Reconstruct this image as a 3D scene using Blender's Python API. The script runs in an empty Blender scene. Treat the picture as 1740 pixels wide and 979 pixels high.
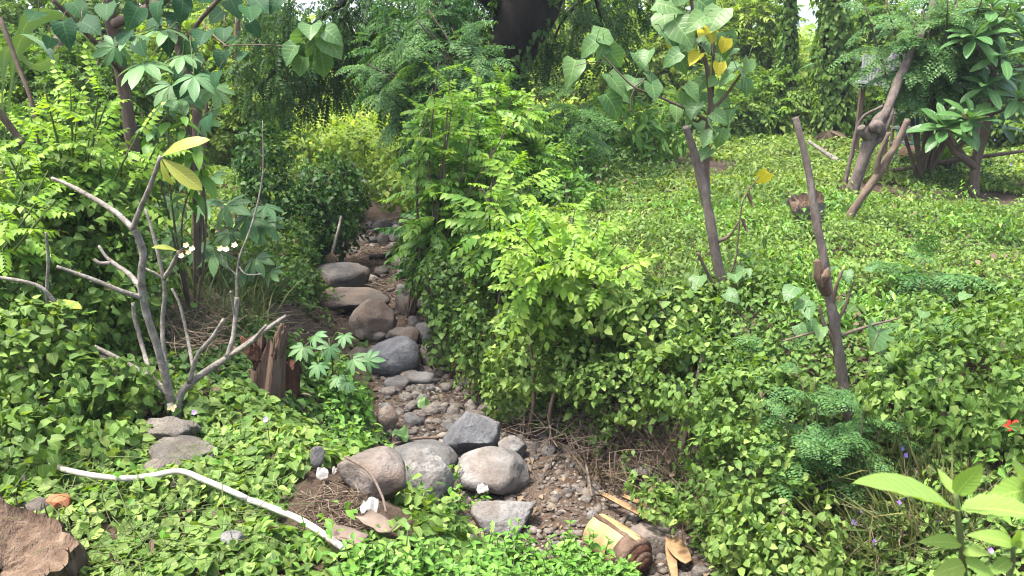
import bpy, bmesh, math, random
import numpy as np
from mathutils import Vector, Matrix

# ------------------------------------------------------------------ camera, sky, sun, exposure
SC = bpy.context.scene
F_PX, CX, CY, CAM_H = 1448.0, 870.0, 489.5, 3.6
PITCH = math.radians(16.5)
cam = bpy.data.cameras.new('camera'); camo = bpy.data.objects.new('camera', cam)
SC.collection.objects.link(camo); SC.camera = camo
camo.location = (0, 0, CAM_H); camo.rotation_euler = (math.pi/2 - PITCH, 0, 0)
cam.sensor_width = 36.0; cam.lens = 36.0*F_PX/1740.0
cam.clip_start = 0.05; cam.clip_end = 6000
cam.dof.use_dof = True; cam.dof.focus_distance = 7.5; cam.dof.aperture_fstop = 11.0

SUN_EL, SUN_AZ = math.radians(70), math.radians(-105)      # azimuth from +Y (view direction) towards +X
world = bpy.data.worlds.new('World'); SC.world = world; world.use_nodes = True
nt = world.node_tree; bg = nt.nodes['Background']
sky = nt.nodes.new('ShaderNodeTexSky'); sky.sky_type = 'NISHITA'; sky.sun_disc = False
sky.sun_elevation = SUN_EL; sky.sun_rotation = SUN_AZ
sky.air_density = 1.0; sky.dust_density = 6.0; sky.ozone_density = 0.6; sky.altitude = 0
nt.links.new(sky.outputs[0], bg.inputs[0]); bg.inputs[1].default_value = 0.15
sun = bpy.data.lights.new('sun', 'SUN'); suno = bpy.data.objects.new('sun', sun); SC.collection.objects.link(suno)
sun.energy = 2.5; sun.angle = math.radians(7.0); sun.color = (1.0, 0.96, 0.89)
sd = Vector((math.sin(SUN_AZ)*math.cos(SUN_EL), math.cos(SUN_AZ)*math.cos(SUN_EL), math.sin(SUN_EL)))
suno.rotation_euler = sd.to_track_quat('Z', 'Y').to_euler()
SC.view_settings.view_transform = 'Standard'; SC.view_settings.look = 'None'
SC.view_settings.gamma = 1.0; SC.view_settings.exposure = 2.1; SC.view_settings.use_curve_mapping = False
cy = SC.cycles
cy.max_bounces = 7; cy.diffuse_bounces = 4; cy.glossy_bounces = 2; cy.transmission_bounces = 4; cy.transparent_max_bounces = 4
cy.caustics_reflective = False; cy.caustics_refractive = False
cy.use_denoising = True; cy.use_adaptive_sampling = True; cy.adaptive_threshold = 0.015
cy.filter_width = 1.1

rng = np.random.default_rng(11); random.seed(11)
COL = SC.collection

# ------------------------------------------------------------------ numeric helpers
def _hash(ix, iy, iz, seed):
    n = (ix*374761393 + iy*668265263 + iz*1442695041 + seed*144269504) & 0xffffffff
    n = ((n ^ (n >> 13))*1274126177) & 0xffffffff
    n = ((n ^ (n >> 15))*2246822519) & 0xffffffff
    return ((n ^ (n >> 16)) & 0xffffff)/float(0xffffff)
def vnoise(x, y, z=0.0, seed=0):
    flat = np.isscalar(z) and z == 0
    x, y = np.broadcast_arrays(np.asarray(x, float), np.asarray(y, float))
    xi, yi = np.floor(x).astype(np.int64), np.floor(y).astype(np.int64); fx, fy = x-xi, y-yi
    fx, fy = fx*fx*(3-2*fx), fy*fy*(3-2*fy)
    if flat: zs = ((0, 1.0),); zi = 0
    else:
        z = np.asarray(z, float); zi = np.floor(z).astype(np.int64); fz = z-zi; fz = fz*fz*(3-2*fz); zs = ((0, 1-fz), (1, fz))
    r = 0.0
    for dz, wz in zs:
        h = [_hash(xi+dx, yi+dy, zi+dz, seed) for dx in (0, 1) for dy in (0, 1)]
        r = r + wz*((h[0]*(1-fy)+h[1]*fy)*(1-fx)+(h[2]*(1-fy)+h[3]*fy)*fx)
    return r*2-1
def fbm(x, y, z=0.0, seed=0, oct=3):
    r, a, f = 0.0, 1.0, 1.0
    for o in range(oct):
        r = r + a*vnoise(np.asarray(x)*f, np.asarray(y)*f, z*f if not np.isscalar(z) or z else 0, seed+o*17); a *= .5; f *= 2.03
    return r/1.75
def sstep(a, b, x):
    t = np.clip((x-a)/(b-a), 0, 1); return t*t*(3-2*t)
def unit(v): return v/np.maximum(np.linalg.norm(v, axis=-1, keepdims=True), 1e-9)

# ------------------------------------------------------------------ pixel rays of the photograph (1740 x 979) into the place
def ray(u, v):
    a, b = (u-CX)/F_PX, -(v-CY)/F_PX
    return np.array([a, math.cos(PITCH)+b*math.sin(PITCH), -math.sin(PITCH)+b*math.cos(PITCH)])
def P(u, v, Y):
    d = ray(u, v); return np.array([0, 0, CAM_H]) + d*(Y/d[1])
def path(pts): return [P(*p) for p in pts]

# ------------------------------------------------------------------ the lie of the land
_CY = [-5, 2, 4.5, 5.3, 6.1, 6.8, 7.8, 8.7, 10.3, 12.5, 15.6, 17.5, 22, 40]
_CXs = [3, 1.9, .95, .5, .12, -.2, -.68, -1.02, -1.45, -2.15, -2.35, -2.6, -2.2, -2]
_WW = [.6, .6, .65, .75, .95, .85, .62, .45, .55, .72, .45, .4, .3, .3]
def chan(x, y):
    c = np.interp(y, _CY, _CXs); w = np.interp(y, _CY, _WW)
    return x-c, w
def Z_exact(x, y):
    x, y = np.broadcast_arrays(np.asarray(x, float), np.asarray(y, float))
    d, w = chan(x, y)
    zb = .03*np.clip(y-8, 0, 12)
    hl = np.interp(y, [2, 5, 8, 12, 20], [.75, .9, .95, 1.0, 1.15])
    hr = np.interp(y, [2, 5, 8, 16, 22], [1.25, 1.35, 1.4, 1.4, 1.35])
    bl = np.interp(y, [2, 4.5, 6, 8.7, 10.3, 12.5, 15.6], [1.2, 1.2, 1.5, 1.5, 1.4, 1.1, .7])
    br = np.interp(y, [2, 4.5, 6.1, 8.7, 12, 16], [2.4, 2.2, 1.25, .85, .7, .6])
    dd = d + .18*fbm(x*1.3, y*1.3, 0, 5)
    tr = sstep(0, 1, (dd-w)/br)**.8
    tl = sstep(0, 1, (-dd-w)/bl)
    far = sstep(19, 26, y)
    z = zb + (hr-zb)*tr + (hl-zb)*tl
    z = z*(1-far) + 1.3*far + .012*np.clip(y-26, 0, 400)
    out = np.maximum(tr, tl)
    rr = np.clip(1-np.abs(y)/300, .0, 1)
    z = z + (.10*fbm(x*.9, y*.9, 0, 3)*out + .035*fbm(x*3, y*3, 0, 9))*rr
    emb = sstep(3.4, 1.2, y)
    return np.maximum(z, 2.0*emb)
_GX, _GY, _GS = -18.0, -2.0, .045
_gx = _GX+np.arange(800)*_GS; _gy = _GY+np.arange(1000)*_GS
_GRID = Z_exact(_gx[:, None], _gy[None, :])
def Z(x, y):
    x, y = np.broadcast_arrays(np.asarray(x, float), np.asarray(y, float))
    a, b = (x-_GX)/_GS, (y-_GY)/_GS
    i, j = np.clip(a.astype(np.int64), 0, 798), np.clip(b.astype(np.int64), 0, 998); f, g = np.clip(a-i, 0, 1), np.clip(b-j, 0, 1)
    return (_GRID[i, j]*(1-g)+_GRID[i, j+1]*g)*(1-f)+(_GRID[i+1, j]*(1-g)+_GRID[i+1, j+1]*g)*f
def Znorm(x, y, e=.05):
    gx = (Z(x+e, y)-Z(x-e, y))/(2*e); gy = (Z(x, y+e)-Z(x, y-e))/(2*e)
    n = np.stack([-gx, -gy, np.ones_like(gx)], -1); return unit(n)
def ground(u, v, dz=0.0):
    d = ray(u, v); o = np.array([0, 0, CAM_H])
    def hit(ys):
        p = o[None] + d[None]*(ys/d[1])[:, None]; below = p[:, 2] <= Z(p[:, 0], p[:, 1])+dz
        return (int(np.argmax(below)) if below.any() else len(ys)-1), p
    ys = np.concatenate([np.arange(.6, 12, .12), np.arange(12, 60, .4)]); i, p = hit(ys)
    y1 = ys[i]; y0 = ys[max(i-1, 0)]; i, p = hit(np.linspace(y0, y1, 20)); return p[i]

# ------------------------------------------------------------------ mesh helpers
class MB:
    """collects vertex / triangle arrays; 'lf' holds tint, brightness, across, along"""
    def __init__(s): s.V, s.T, s.A, s.n = [], [], [], 0
    def add(s, V, T, A=None):
        V = np.asarray(V, float); T = np.asarray(T, np.int64)
        if A is None: A = np.tile(np.array([.5, .5, .5, .5]), (len(V), 1))
        s.V.append(V); s.T.append(T+s.n); s.A.append(np.asarray(A, float)); s.n += len(V)
        return s
    def mesh(s, name, mat, base=(0, 0, 0), smooth=True):
        V = np.concatenate(s.V)-np.asarray(base, float); T = np.concatenate(s.T); A = np.concatenate(s.A)
        m = bpy.data.meshes.new(name)
        m.vertices.add(len(V)); m.vertices.foreach_set('co', V.astype(np.float32).ravel())
        m.loops.add(len(T)*3); m.loops.foreach_set('vertex_index', T.astype(np.int32).ravel())
        m.polygons.add(len(T)); m.polygons.foreach_set('loop_start', np.arange(0, len(T)*3, 3, dtype=np.int32))
        m.polygons.foreach_set('use_smooth', np.full(len(T), smooth))
        a = m.attributes.new('lf', 'FLOAT_COLOR', 'POINT'); a.data.foreach_set('color', A.astype(np.float32).ravel())
        m.update(calc_edges=True); m.validate()
        if mat is not None: m.materials.append(mat)
        return m
    def obj(s, name, mat, parent=None, base=None, smooth=True):
        if base is None: base = parent.location if parent is not None else (0, 0, 0)
        return link(name, s.mesh(name, mat, base, smooth), parent, None if parent is not None else base)
def link(name, mesh, parent=None, loc=None):
    o = bpy.data.objects.new(name, mesh); COL.objects.link(o)
    if parent is not None: o.parent = parent
    if loc is not None: o.location = loc
    return o
def tag(o, label, cat=None, group=None, kind=None):
    o['label'] = label
    if cat: o['category'] = cat
    if group: o['group'] = group
    if kind: o['kind'] = kind
    return o
def thing(name, label, cat, loc, group=None):
    o = bpy.data.objects.new(name, None); COL.objects.link(o); o.location = tuple(loc); o.empty_display_size = .1
    return tag(o, label, cat, group)
def frames(d, n):
    y = unit(np.asarray(d, float)); x = unit(np.cross(y, np.asarray(n, float))); z = np.cross(x, y)
    return np.stack([x, y, z], -1)
def place(name, mesh, parent, pos, d, n, s=1.0, top=None):
    """a copy of a shared piece (a leaf, a frond) set on its thing; 'top' is the top-level Empty when parent is a part"""
    R = frames(np.asarray(d, float)[None], np.asarray(n, float)[None])[0]
    o = bpy.data.objects.new(name, mesh); COL.objects.link(o); o.parent = parent
    b = np.asarray((top or parent).location)
    M = Matrix.Identity(4)
    for i in range(3):
        for j in range(3): M[i][j] = R[i, j]*s
        M[i][3] = pos[i]-b[i]
    o.matrix_basis = M
    return o
def smooth_line(pts, radii, per=5):
    p = np.asarray(pts, float); r = np.asarray(radii, float); n = len(p)
    if n < 3:
        t = np.linspace(0, 1, per+1)[:, None]; return p[0]*(1-t)+p[-1]*t, r[0]*(1-t[:, 0])+r[-1]*t[:, 0]
    q = np.vstack([2*p[0]-p[1], p, 2*p[-1]-p[-2]]); out, ro = [], []
    for i in range(n-1):
        a, b, c, d = q[i], q[i+1], q[i+2], q[i+3]
        for k in range(per):
            t = k/per
            out.append(.5*((2*b)+(c-a)*t+(2*a-5*b+4*c-d)*t*t+(3*b-a-3*c+d)*t**3)); ro.append(r[i]*(1-t)+r[i+1]*t)
    out.append(p[-1]); ro.append(r[-1])
    return np.array(out), np.array(ro)
def tube(mb, pts, radii, sides=8, per=5, rough=0.0, seed=0, raw=False):
    if np.isscalar(radii): radii = [radii]*len(pts)
    if len(radii) != len(pts): radii = np.interp(np.linspace(0, 1, len(pts)), np.linspace(0, 1, len(radii)), radii)
    p, r = (np.asarray(pts, float), np.asarray(radii, float)) if raw else smooth_line(pts, radii, per)
    n = len(p); t = unit(np.gradient(p, axis=0))
    ref = np.array([0, 0, 1.]) if abs(t[0][2]) < .9 else np.array([1., 0, 0])
    x = unit(np.cross(t[0], ref)); X = []
    for i in range(n):
        x = x - t[i]*np.dot(x, t[i]); x = x/max(np.linalg.norm(x), 1e-9); X.append(x)
    X = np.array(X); Y = np.cross(t, X)
    a = np.linspace(0, 2*np.pi, sides, endpoint=False)
    ring = X[:, None]*np.cos(a)[None, :, None]+Y[:, None]*np.sin(a)[None, :, None]
    rr = r[:, None]*np.ones(sides)[None]
    if rough:
        k = 1.2/max(r.max(), .01)
        rr = rr*(1+rough*fbm(np.cos(a)[None]*1.6+p[:, :1]*k*.35, np.sin(a)[None]*1.6+p[:, 1:2]*k*.35, p[:, 2:3]*k*.35, seed, 2))
    V = (p[:, None]+ring*rr[..., None]).reshape(-1, 3)
    i, j = np.meshgrid(np.arange(n-1), np.arange(sides), indexing='ij'); j2 = (j+1) % sides
    A, B, C, D = i*sides+j, i*sides+j2, (i+1)*sides+j2, (i+1)*sides+j
    T = np.concatenate([np.stack([A, B, C], -1).reshape(-1, 3), np.stack([A, C, D], -1).reshape(-1, 3)])
    m = len(V); V = np.vstack([V, p[0], p[-1]])
    k = np.arange(sides); k2 = (k+1) % sides
    T = np.vstack([T, np.stack([k2, k, np.full(sides, m)], -1), np.stack([(n-1)*sides+k, (n-1)*sides+k2, np.full(sides, m+1)], -1)])
    mb.add(V, T); return mb

# ------------------------------------------------------------------ leaf shapes: (V, T, across/along)
def leaf_t(L=1., W=.7, prof=((.0, 0), (.3, 1), (.7, .7), (1, 0)), fold=.25, curl=.2, wav=0.0, notch=0.0):
    V, UA, T = [], [], []; st = []
    for k, (s, w) in enumerate(prof):
        y = s*L; z = -curl*L*s*s
        if w <= 0:
            st.append((len(V),)); V.append((0, y, z)); UA.append((0, s))
        else:
            hw = w*W*L/2; e = fold*hw; ww = wav*hw*(1 if k % 2 else -1)
            b = len(V); dy = -notch*L if k == 1 else 0
            V += [(-hw, y+dy, z+e+ww), (0, y, z), (hw, y+dy, z+e-ww*.6)]; UA += [(1, s), (0, s), (1, s)]; st.append((b, b+1, b+2))
    for a, b in zip(st[:-1], st[1:]):
        if len(a) == 1 and len(b) == 3: T += [(a[0], b[1], b[0]), (a[0], b[2], b[1])]
        elif len(a) == 3 and len(b) == 3: T += [(a[0], a[1], b[1]), (a[0], b[1], b[0]), (a[1], a[2], b[2]), (a[1], b[2], b[1])]
        elif len(a) == 3: T += [(a[0], a[1], b[0]), (a[1], a[2], b[0])]
        else: pass
    return np.array(V, float), np.array(T), np.array(UA, float)
HEART = [leaf_t(1, .82, ((0, 0), (.14, .86), (.42, 1), (.74, .55), (1, 0)), f, c, .06, .13) for f, c in ((.3, .25), (.15, .4), (.45, .1))]
HEART_M = [leaf_t(1, .8, ((0, 0), (.3, 1), (.68, .62), (1, 0)), f, c, .05, .1) for f, c in ((.3, .25), (.1, .4), (.4, .1))]
QUAD = [leaf_t(1, .72, ((0, 0), (.42, 1), (1, 0)), f, c) for f, c in ((.3, .2), (.1, .35))]
OVATE = [leaf_t(1, .58, ((0, 0), (.2, .72), (.45, 1), (.75, .6), (1, 0)), f, c, .05) for f, c in ((.3, .3), (.5, .15))]
LANCE = [leaf_t(1, .28, ((0, 0), (.3, .9), (.6, 1), (1, 0)), f, c) for f, c in ((.4, .2), (.2, .5))]
NARROW = [leaf_t(1, .46, ((0, 0), (.38, 1), (1, 0)), f, c) for f, c in ((.35, .25), (.15, .45), (.5, .1))]
THIN = [leaf_t(1, .16, ((0, 0), (.4, 1), (1, 0)), .2, .3)]

def flat2(w, f, c):
    return np.array([(0, 0, 0), (-w/2, .42, f*w/2), (0, 1, -c), (w/2, .42, f*w/2)], float), np.array([(0, 2, 1), (0, 3, 2)]), np.array([(0, 0), (1, .42), (0, 1), (1, .42)], float)
DIAMOND = [flat2(.62, .35, .2), flat2(.55, .1, .35)]
def scatter(mb, temps, pos, R, scale, tint, bright, idx=None):
    n = len(pos)
    if n == 0: return mb
    if idx is None: idx = rng.integers(0, len(temps), n)
    for k, (V, T, UA) in enumerate(temps):
        s = np.nonzero(idx == k)[0]
        if len(s) == 0: continue
        W = np.einsum('nij,vj->nvi', R[s], V)*np.asarray(scale)[s][:, None, None]+pos[s][:, None]
        A = np.empty((len(s), len(V), 4)); A[..., 0] = np.asarray(tint)[s][:, None]; A[..., 1] = np.asarray(bright)[s][:, None]
        A[..., 2:] = UA[None]
        TT = T[None]+(np.arange(len(s))*len(V))[:, None, None]
        mb.add(W.reshape(-1, 3), TT.reshape(-1, 3), A.reshape(-1, 4))
    return mb
def rnd_unit(n): return unit(rng.normal(size=(n, 3)))
def merged(mb):
    V = np.concatenate(mb.V); T = np.concatenate(mb.T); A = np.concatenate(mb.A); return V, T, A[:, 2:]

def frond_t(pairs=7, leaflet=OVATE[0], L=1.0, ll=.24, droop=.35, ang=65, seed=0, gap0=.18, rach=.006, thin=False):
    """pinnate leaf along +Y: V, T, A"""
    r = np.random.default_rng(seed); mb = MB()
    ts = np.linspace(0, 1, 7); cur = np.stack([.04*np.sin(ts*3+seed), ts*L, -droop*L*ts**2], -1)
    def at(t): return np.array([np.interp(t, ts, cur[:, i]) for i in range(3)])
    w = rach*L; V = []
    for p in cur: V += [p+(-w, 0, 0), p+(w, 0, 0), p+(0, 0, w*1.5)]
    T = []
    for i in range(len(cur)-1):
        a = i*3
        for s, e in ((0, 1), (1, 2), (2, 0)): T += [(a+s, a+e, a+3+e), (a+s, a+3+e, a+3+s)]
    if thin: V, T = [cur[0]+(-w, 0, 0), cur[0]+(w, 0, 0), cur[-1]], [(0, 1, 2)]
    mb.add(np.array(V), np.array(T), np.tile([.35, .5, .5, .5], (len(V), 1)))
    for k in range(pairs):
        t = gap0+(1-gap0)*(k+.3)/pairs; p = at(t); tang = unit(at(min(t+.05, 1))-at(t-.05))
        sc = ll*L*(.75+.5*math.sin(math.pi*(.15+.8*t)))
        for sgn in (-1, 1):
            an = math.radians(ang+r.uniform(-9, 9))
            d = np.array([sgn*math.sin(an), 0, -.22+r.uniform(-.15, .15)])+tang*math.cos(an)
            n = np.array([r.uniform(-.25, .25)-sgn*.15, r.uniform(-.2, .2), 1])
            R = frames(d[None], n[None]); V, T2, UA = leaflet
            W = (R[0] @ V.T).T*sc+p
            A = np.zeros((len(V), 4)); A[:, 0] = .3+.4*r.random()+.2*t; A[:, 1] = r.random(); A[:, 2:] = UA; mb.add(W, T2, A)
    p = at(1); tang = unit(at(1)-at(.9)); R = frames(tang[None], np.array([[0, .2, 1.]])); V, T2, UA = leaflet
    A = np.zeros((len(V), 4)); A[:, 0] = .7; A[:, 1] = .6; A[:, 2:] = UA; mb.add((R[0] @ V.T).T*ll*L+p, T2, A)
    return mb
def bipinnate_t(pinnae=6, leaflets=7, L=1.0, pl=.42, droop=.3, seed=0):
    """twice-divided feathery leaf along +Y"""
    r = np.random.default_rng(seed); mb = MB()
    ts = np.linspace(0, 1, 7); cur = np.stack([.05*np.sin(ts*2+seed), ts*L, -droop*L*ts**2], -1)
    def at(t): return np.array([np.interp(t, ts, cur[:, i]) for i in range(3)])
    tube(mb, cur, [.007*L, .003*L], 3, 1, raw=False)
    small = leaf_t(1, .5, ((0, 0), (.45, 1), (1, 0)), .2, .15)
    for k in range(pinnae):
        t = .2+.8*(k+.6)/pinnae; p = at(t); tang = unit(at(min(t+.04, 1))-at(t-.04))
        for sgn in (-1, 1):
            an = math.radians(58+r.uniform(-8, 8)-12*t); plen = pl*L*(.8+.4*math.sin(math.pi*t*.9))
            d = unit(np.array([sgn*math.sin(an), 0, -.1+r.uniform(-.12, .12)])+tang*math.cos(an))
            side = unit(np.cross(d, [0, 0, 1.]))
            nn = np.cross(side, d); nn = nn*np.sign(nn[2]+1e-6)
            e = p+d*plen+np.array([0, 0, -.25*plen])
            mb.add(np.array([p-side*.003*L, p+side*.003*L, e]), np.array([[0, 1, 2]]), np.tile([.3, .4, .5, .5], (3, 1)))
            for q in range(leaflets):
                tt = (q+.7)/leaflets; pp = p+d*plen*tt+np.array([0, 0, -.25*plen*tt*tt]); sl = plen*.30*(1.1-.45*tt)*r.uniform(.75, 1.2)
                for s2 in (-1, 1):
                    dd = side*s2*.9+d*.45+np.array([0, 0, r.uniform(-.2, .1)])
                    R = frames((dd+r.normal(size=3)*.12)[None], (nn+r.normal(size=3)*.3)[None]); V, T2, UA = small
                    A = np.zeros((len(V), 4)); A[:, 0] = .3+.5*r.random(); A[:, 1] = r.random(); A[:, 2:] = UA
                    mb.add((R[0] @ V.T).T*sl+pp, T2, A)
    return mb
def palmate_t(lobes=7, L=1.0, seed=0, petiole=.0):
    """hand-shaped leaf: centre at origin, middle lobe along +Y"""
    r = np.random.default_rng(seed); mb = MB()
    lobe = leaf_t(1, .36, ((0, 0), (.15, .38), (.4, .85), (.62, 1), (.84, .65), (1, 0)), .22, .28, .05)
    for k in range(lobes):
        a = math.radians((k-(lobes-1)/2)*(285/lobes)+r.uniform(-5, 5)); ln = L*(1-.3*abs(k-(lobes-1)/2)/((lobes-1)/2))*r.uniform(.92, 1.06)
        d = np.array([math.sin(a), math.cos(a), -.12+r.uniform(-.12, .1)]); V, T, UA = lobe
        R = frames(d[None], np.array([[r.uniform(-.15, .15), r.uniform(-.15, .15), 1.]]))
        A = np.zeros((len(V), 4)); A[:, 0] = .45+.2*r.random(); A[:, 1] = r.random(); A[:, 2:] = UA; mb.add((R[0] @ V.T).T*ln, T, A)
    return mb
def as_t(mb): return merged(mb)
def keep(V_T_A): return V_T_A

# ------------------------------------------------------------------ materials
def new_mat(name):
    m = bpy.data.materials.new(name); m.use_nodes = True; t = m.node_tree
    return m, t, t.nodes, t.links, t.nodes['Principled BSDF']
def mixc(t, fac, a, b, mode='MIX'):
    n = t.nodes.new('ShaderNodeMix'); n.data_type = 'RGBA'; n.blend_type = mode
    for s, v in ((n.inputs[0], fac), (n.inputs[6], a), (n.inputs[7], b)):
        if hasattr(v, 'is_output'): t.links.new(v, s)
        else: s.default_value = v if not isinstance(v, tuple) else (*v[:3], 1)
    return n.outputs[2]
def math_n(t, op, a, b=None, c=None, clamp=False):
    n = t.nodes.new('ShaderNodeMath'); n.operation = op; n.use_clamp = clamp
    for s, v in zip(n.inputs, (a, b, c)):
        if v is None: continue
        if hasattr(v, 'is_output'): t.links.new(v, s)
        else: s.default_value = v
    return n.outputs[0]
def ramp(t, fac, stops):
    n = t.nodes.new('ShaderNodeValToRGB'); t.links.new(fac, n.inputs[0]); e = n.color_ramp.elements
    while len(e) < len(stops): e.new(.5)
    for el, (p, c) in zip(e, stops): el.position = p; el.color = (*c[:3], 1)
    return n.outputs[0]
def noise(t, vec, scale, detail=4, rough=.55, out=0):
    n = t.nodes.new('ShaderNodeTexNoise'); n.inputs['Scale'].default_value = scale; n.inputs['Detail'].default_value = detail
    n.inputs['Roughness'].default_value = rough
    if vec is not None: t.links.new(vec, n.inputs['Vector'])
    return n.outputs[out]
def coords(t, which='Object'):
    return t.nodes.new('ShaderNodeTexCoord').outputs[which]
def bump(t, h, strength, dist, norm=None):
    b = t.nodes.new('ShaderNodeBump'); b.inputs['Strength'].default_value = strength; b.inputs['Distance'].default_value = dist
    t.links.new(h, b.inputs['Height'])
    if norm is not None: t.links.new(norm, b.inputs['Normal'])
    return b.outputs[0]
def leaf_mat(name, dark, mid, light, trans=.38, rough=.5, vein=0.0, veins=0, spec=.25, tcol=(1.25, 1.25, .45), spots=0.0):
    m, t, N, L, b = new_mat(name)
    at = N.new('ShaderNodeAttribute'); at.attribute_name = 'lf'
    sep = N.new('ShaderNodeSeparateColor'); L.new(at.outputs['Color'], sep.inputs[0])
    oi = N.new('ShaderNodeObjectInfo')
    tt = math_n(t, 'MULTIPLY_ADD', oi.outputs['Random'], .34, -.17); tt = math_n(t, 'ADD', tt, sep.outputs[0], clamp=True)
    c = ramp(t, tt, [(0, dark), (.5, mid), (1, light)])
    br = math_n(t, 'MULTIPLY_ADD', sep.outputs[1], .5, .75)
    comb = N.new('ShaderNodeCombineColor')
    for i in range(3): L.new(br, comb.inputs[i])
    c = mixc(t, 1.0, c, comb.outputs[0], 'MULTIPLY')
    if vein:
        mr = N.new('ShaderNodeMapRange'); mr.interpolation_type = 'SMOOTHSTEP'
        L.new(sep.outputs[2], mr.inputs[0]); mr.inputs[1].default_value = .02; mr.inputs[2].default_value = .09; mr.inputs[3].default_value = vein; mr.inputs[4].default_value = 0
        f = mr.outputs[0]
        if veins:
            ph = math_n(t, 'MULTIPLY_ADD', sep.outputs[2], -.25, at.outputs['Alpha'])
            sw = math_n(t, 'SINE', math_n(t, 'MULTIPLY', ph, veins*6.2832)); sw = math_n(t, 'POWER', math_n(t, 'MULTIPLY_ADD', sw, .5, .5), 10)
            f = math_n(t, 'MAXIMUM', f, math_n(t, 'MULTIPLY', sw, vein*.55))
            L.new(bump(t, sw, .35, -.004), b.inputs['Normal'])
        c = mixc(t, f, c, tuple(min(1, x*1.6+.04) for x in light))
    if spots:
        sp = ramp(t, noise(t, coords(t), 22, 3), [(.66, (0, 0, 0)), (.72, (1, 1, 1))])
        c = mixc(t, math_n(t, 'MULTIPLY', sp, spots), c, (.16, .10, .04))
    L.new(c, b.inputs['Base Color']); b.inputs['Roughness'].default_value = rough; b.inputs['Specular IOR Level'].default_value = spec
    tr = N.new('ShaderNodeBsdfTranslucent'); L.new(mixc(t, 1.0, c, tcol, 'MULTIPLY'), tr.inputs[0])
    mx = N.new('ShaderNodeMixShader'); mx.inputs[0].default_value = trans
    L.new(b.outputs[0], mx.inputs[1]); L.new(tr.outputs[0], mx.inputs[2])
    L.new(mx.outputs[0], N['Material Output'].inputs[0])
    return m
def bark_mat(name, c1, c2, c3, scale=14, bstr=.7, bd=.012, stretch=.25, rough=.9, speck=.35):
    m, t, N, L, b = new_mat(name)
    mp = N.new('ShaderNodeMapping'); mp.inputs['Scale'].default_value = (1, 1, stretch); L.new(coords(t), mp.inputs[0])
    n1 = noise(t, mp.outputs[0], scale, 6, .65); n2 = noise(t, mp.outputs[0], scale*4, 3, .6); n3 = noise(t, coords(t), 3.0, 3)
    c = ramp(t, n1, [(.3, c1), (.55, c2), (.75, c3)])
    c = mixc(t, math_n(t, 'MULTIPLY', ramp(t, n2, [(.52, (0, 0, 0)), (.66, (1, 1, 1))]), speck), c, tuple(x*.4 for x in c1))
    c = mixc(t, math_n(t, 'MULTIPLY', n3, .5), c, c1)
    L.new(c, b.inputs['Base Color']); b.inputs['Roughness'].default_value = rough; b.inputs['Specular IOR Level'].default_value = .2
    h = math_n(t, 'ADD', n1, math_n(t, 'MULTIPLY', n2, .4)); L.new(bump(t, h, bstr, bd), b.inputs['Normal'])
    return m
def rock_mat(name, c1, c2, c3, speck=.4, scale=3.0, stain=(.085, .060, .042), stainf=.5, bd=.03):
    m, t, N, L, b = new_mat(name); co = coords(t)
    oi = N.new('ShaderNodeObjectInfo'); va = N.new('ShaderNodeVectorMath'); va.operation = 'ADD'; L.new(co, va.inputs[0])
    cmb = N.new('ShaderNodeCombineXYZ'); L.new(math_n(t, 'MULTIPLY', oi.outputs['Random'], 37.0), cmb.inputs[0]); L.new(cmb.outputs[0], va.inputs[1]); co = va.outputs[0]
    n1 = noise(t, co, scale, 7, .62); n2 = noise(t, co, scale*14, 5, .7); n3 = noise(t, co, scale*.7+.7, 4, .6)
    c = ramp(t, n1, [(.32, c1), (.5, c2), (.68, c3)])
    vo = N.new('ShaderNodeTexVoronoi'); vo.inputs['Scale'].default_value = 70; L.new(co, vo.inputs['Vector'])
    c = mixc(t, math_n(t, 'MULTIPLY', ramp(t, n2, [(.5, (0, 0, 0)), (.62, (1, 1, 1))]), speck), c, tuple(x*.45 for x in c1))
    c = mixc(t, math_n(t, 'MULTIPLY', ramp(t, vo.outputs['Distance'], [(.08, (1, 1, 1)), (.2, (0, 0, 0))]), .35), c, tuple(min(1, x*1.6) for x in c3))
    c = mixc(t, math_n(t, 'MULTIPLY', ramp(t, n3, [(.5, (0, 0, 0)), (.66, (1, 1, 1))]), stainf), c, stain)
    hv = math_n(t, 'MULTIPLY_ADD', oi.outputs['Random'], .5, .75); cc = N.new('ShaderNodeCombineColor')
    for i in range(3): L.new(hv, cc.inputs[i])
    c = mixc(t, 1.0, c, cc.outputs[0], 'MULTIPLY')
    L.new(c, b.inputs['Base Color']); b.inputs['Roughness'].default_value = .88; b.inputs['Specular IOR Level'].default_value = .25
    h = math_n(t, 'ADD', n1, math_n(t, 'MULTIPLY', n2, .3)); L.new(bump(t, h, 1.0, bd*1.6), b.inputs['Normal'])
    return m
def flat_mat(name, c, c2=None, rough=.6, scale=20, spec=.3, bstr=.2, bd=.005):
    m, t, N, L, b = new_mat(name); n1 = noise(t, coords(t), scale, 5)
    L.new(mixc(t, ramp(t, n1, [(.35, (0, 0, 0)), (.65, (1, 1, 1))]), c, c2 or tuple(x*.7 for x in c)), b.inputs['Base Color'])
    b.inputs['Roughness'].default_value = rough; b.inputs['Specular IOR Level'].default_value = spec
    L.new(bump(t, n1, bstr, bd), b.inputs['Normal']); return m

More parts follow.
